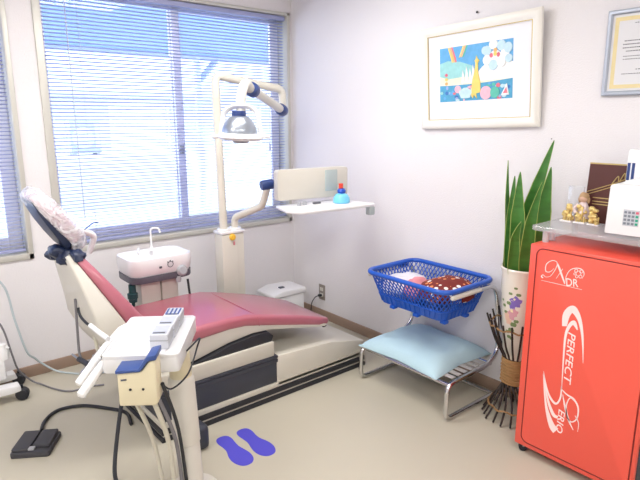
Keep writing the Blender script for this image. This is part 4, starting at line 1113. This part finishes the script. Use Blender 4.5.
ap([(0, 0), (1, 0), (1, 1), (0, 1)], 'blue')
ap([(0, .38), (.25, .36), (.45, .42), (.48, .62), (.3, .72), (.12, .76), (0, .72)], 'teal')
ap([(0, .30), (1, .30), (1, .40), (.6, .42), (.32, .44), (.12, .42), (0, .48)], 'sand')
ap([(.55, .34), (1, .34), (1, .62), (.9, .66), (.8, .6), (.68, .66), (.6, .58), (.55, .5)], 'white')
for s_ in (0, .025, .05):
    ap(([(.12+s_, 1), (.14+s_, 1), (.19+s_, .8), (.2+s_, .72), (.18+s_, .72), (.165+s_, .8)]), ('yellow', 'orange', 'rose')[int(s_*40)])
    ap(([(.28+s_, .8), (.30+s_, .8), (.36+s_, 1), (.34+s_, 1)]), ('yellow', 'orange', 'green')[int(s_*40)])
ap([(0, 0), (1, 0), (1, .34), (.7, .31), (.5, .30), (.25, .29), (0, .31)], 'sea')
for q in range(46):
    blob(random.random(), random.random()*.27+.01, random.uniform(.012, .035), random.uniform(.014, .04), random.choice(['deep', 'lav', 'pale', 'green', 'pinkf', 'blue', 'rose', 'teal']), 8)
for k_, (x, y) in enumerate(((.32, .46), (.37, .52), (.42, .48), (.46, .54))): ap([(x, .32), (x+.05, .32), (x+.04, y), (x+.02, y+.1)], 'white')
for k_, y in enumerate((.34, .42, .5)): blob(.1, y, .02, .03, ('orange', 'yellow', 'rose')[k_], 8)
blob(.78, .72, .075, .13, 'white', 18)
for a in range(7): blob(.78+.12*math.cos(a*.9), .77+.18*math.sin(a*.9), .055, .09, 'pale' if a % 2 else 'white', 12)
blob(.94, .86, .05, .09, 'pale'); blob(.64, .86, .04, .07, 'pale'); blob(.95, .68, .045, .07, 'pale')
for (x, y, k_) in ((.78, .84, 'orange'), (.73, .76, 'rose'), (.82, .76, 'rose'), (.78, .78, 'yellow')): blob(x, y, .022, .04, k_, 10, .4)
ap([(.53, .12), (.59, .14), (.585, .3), (.555, .48), (.55, .66), (.57, .70), (.545, .74), (.53, .79), (.525, .74), (.51, .71), (.52, .66), (.505, .5), (.48, .38), (.465, .2), (.46, .1), (.48, .04), (.50, .10), (.54, .03)], 'yellow')
blob(.66, .12, .075, .12, 'pinkf', 14); blob(.78, .12, .06, .1, 'green', 14); ap([(.86, .06), (.96, .06), (.93, .26)], 'white'); ap([(.885, .09), (.945, .09), (.928, .2)], 'rose'); blob(.27, .22, .045, .07, 'pinkf'); blob(.38, .14, .09, .1, 'pale', 14, .1)
part('print', b, amats, PT, 'bright childlike print of giraffe, flower and sea')

CF = frame3((0, -1, 0), (-.02, 0, .9998), (-.9998, 0, -.02), (-.004, -2.301, 1.600))
t = thing('certificate', (0, -2.54, 1.6), 'certificate in a silver blue frame, cut by the right edge', 'certificate')
CW, CHh, cf = .50, .352, .02
rings = []; prof = [(0, 0), (0, .012), (.005, .016), (.014, .016), (cf, .010), (cf, 0)]
for (cx_, cy_, sx_, sy_) in ((0, 0, 1, 1), (CW, 0, -1, 1), (CW, CHh, -1, -1), (0, CHh, 1, -1)):
    rings.append([CF@V3((cx_+sx_*p[0], cy_+sy_*p[0], p[1])) for p in prof])
rings.append(rings[0]); b = nb(); loft(b, rings, cap=False); part('frame', b, M['certf'], t)
SHt = part('sheet', prism(nb(), [(cf-.002, cf-.002), (CW-cf+.002, cf-.002), (CW-cf+.002, CHh-cf+.002), (cf-.002, CHh-cf+.002)], CF, .002, .006), M['paper'], t)
b = nb(); o_, i_ = .030, .046
for p0, p1 in (((o_, o_), (CW-o_, i_)), ((o_, CHh-i_), (CW-o_, CHh-o_)), ((o_, i_), (i_, CHh-i_)), ((CW-i_, i_), (CW-o_, CHh-i_))):
    prism(b, [p0, (p1[0], p0[1]), p1, (p0[0], p1[1])], CF, .006, .0064)
part('border', b, M['certb'], SHt, 'pale yellow printed border')
b = nb(); rr = random.Random(3)
for (y, x0, x1, h) in ((.292, .11, .26, .003), (.276, .13, .28, .008), (.222, .075, .43, .004), (.208, .07, .43, .004), (.194, .07, .43, .004), (.180, .085, .43, .004), (.160, .075, .40, .003), (.148, .075, .40, .003), (.105, .13, .36, .003), (.088, .075, .40, .003)):
    x = x0
    while x < x1:
        w = rr.uniform(.004, .009); prism(b, [(x, y), (x+w, y), (x+w, y+h), (x, y+h)], CF, .006, .0066); x += w+rr.uniform(.002, .004)
part('text_lines', b, M['ink'], SHt)
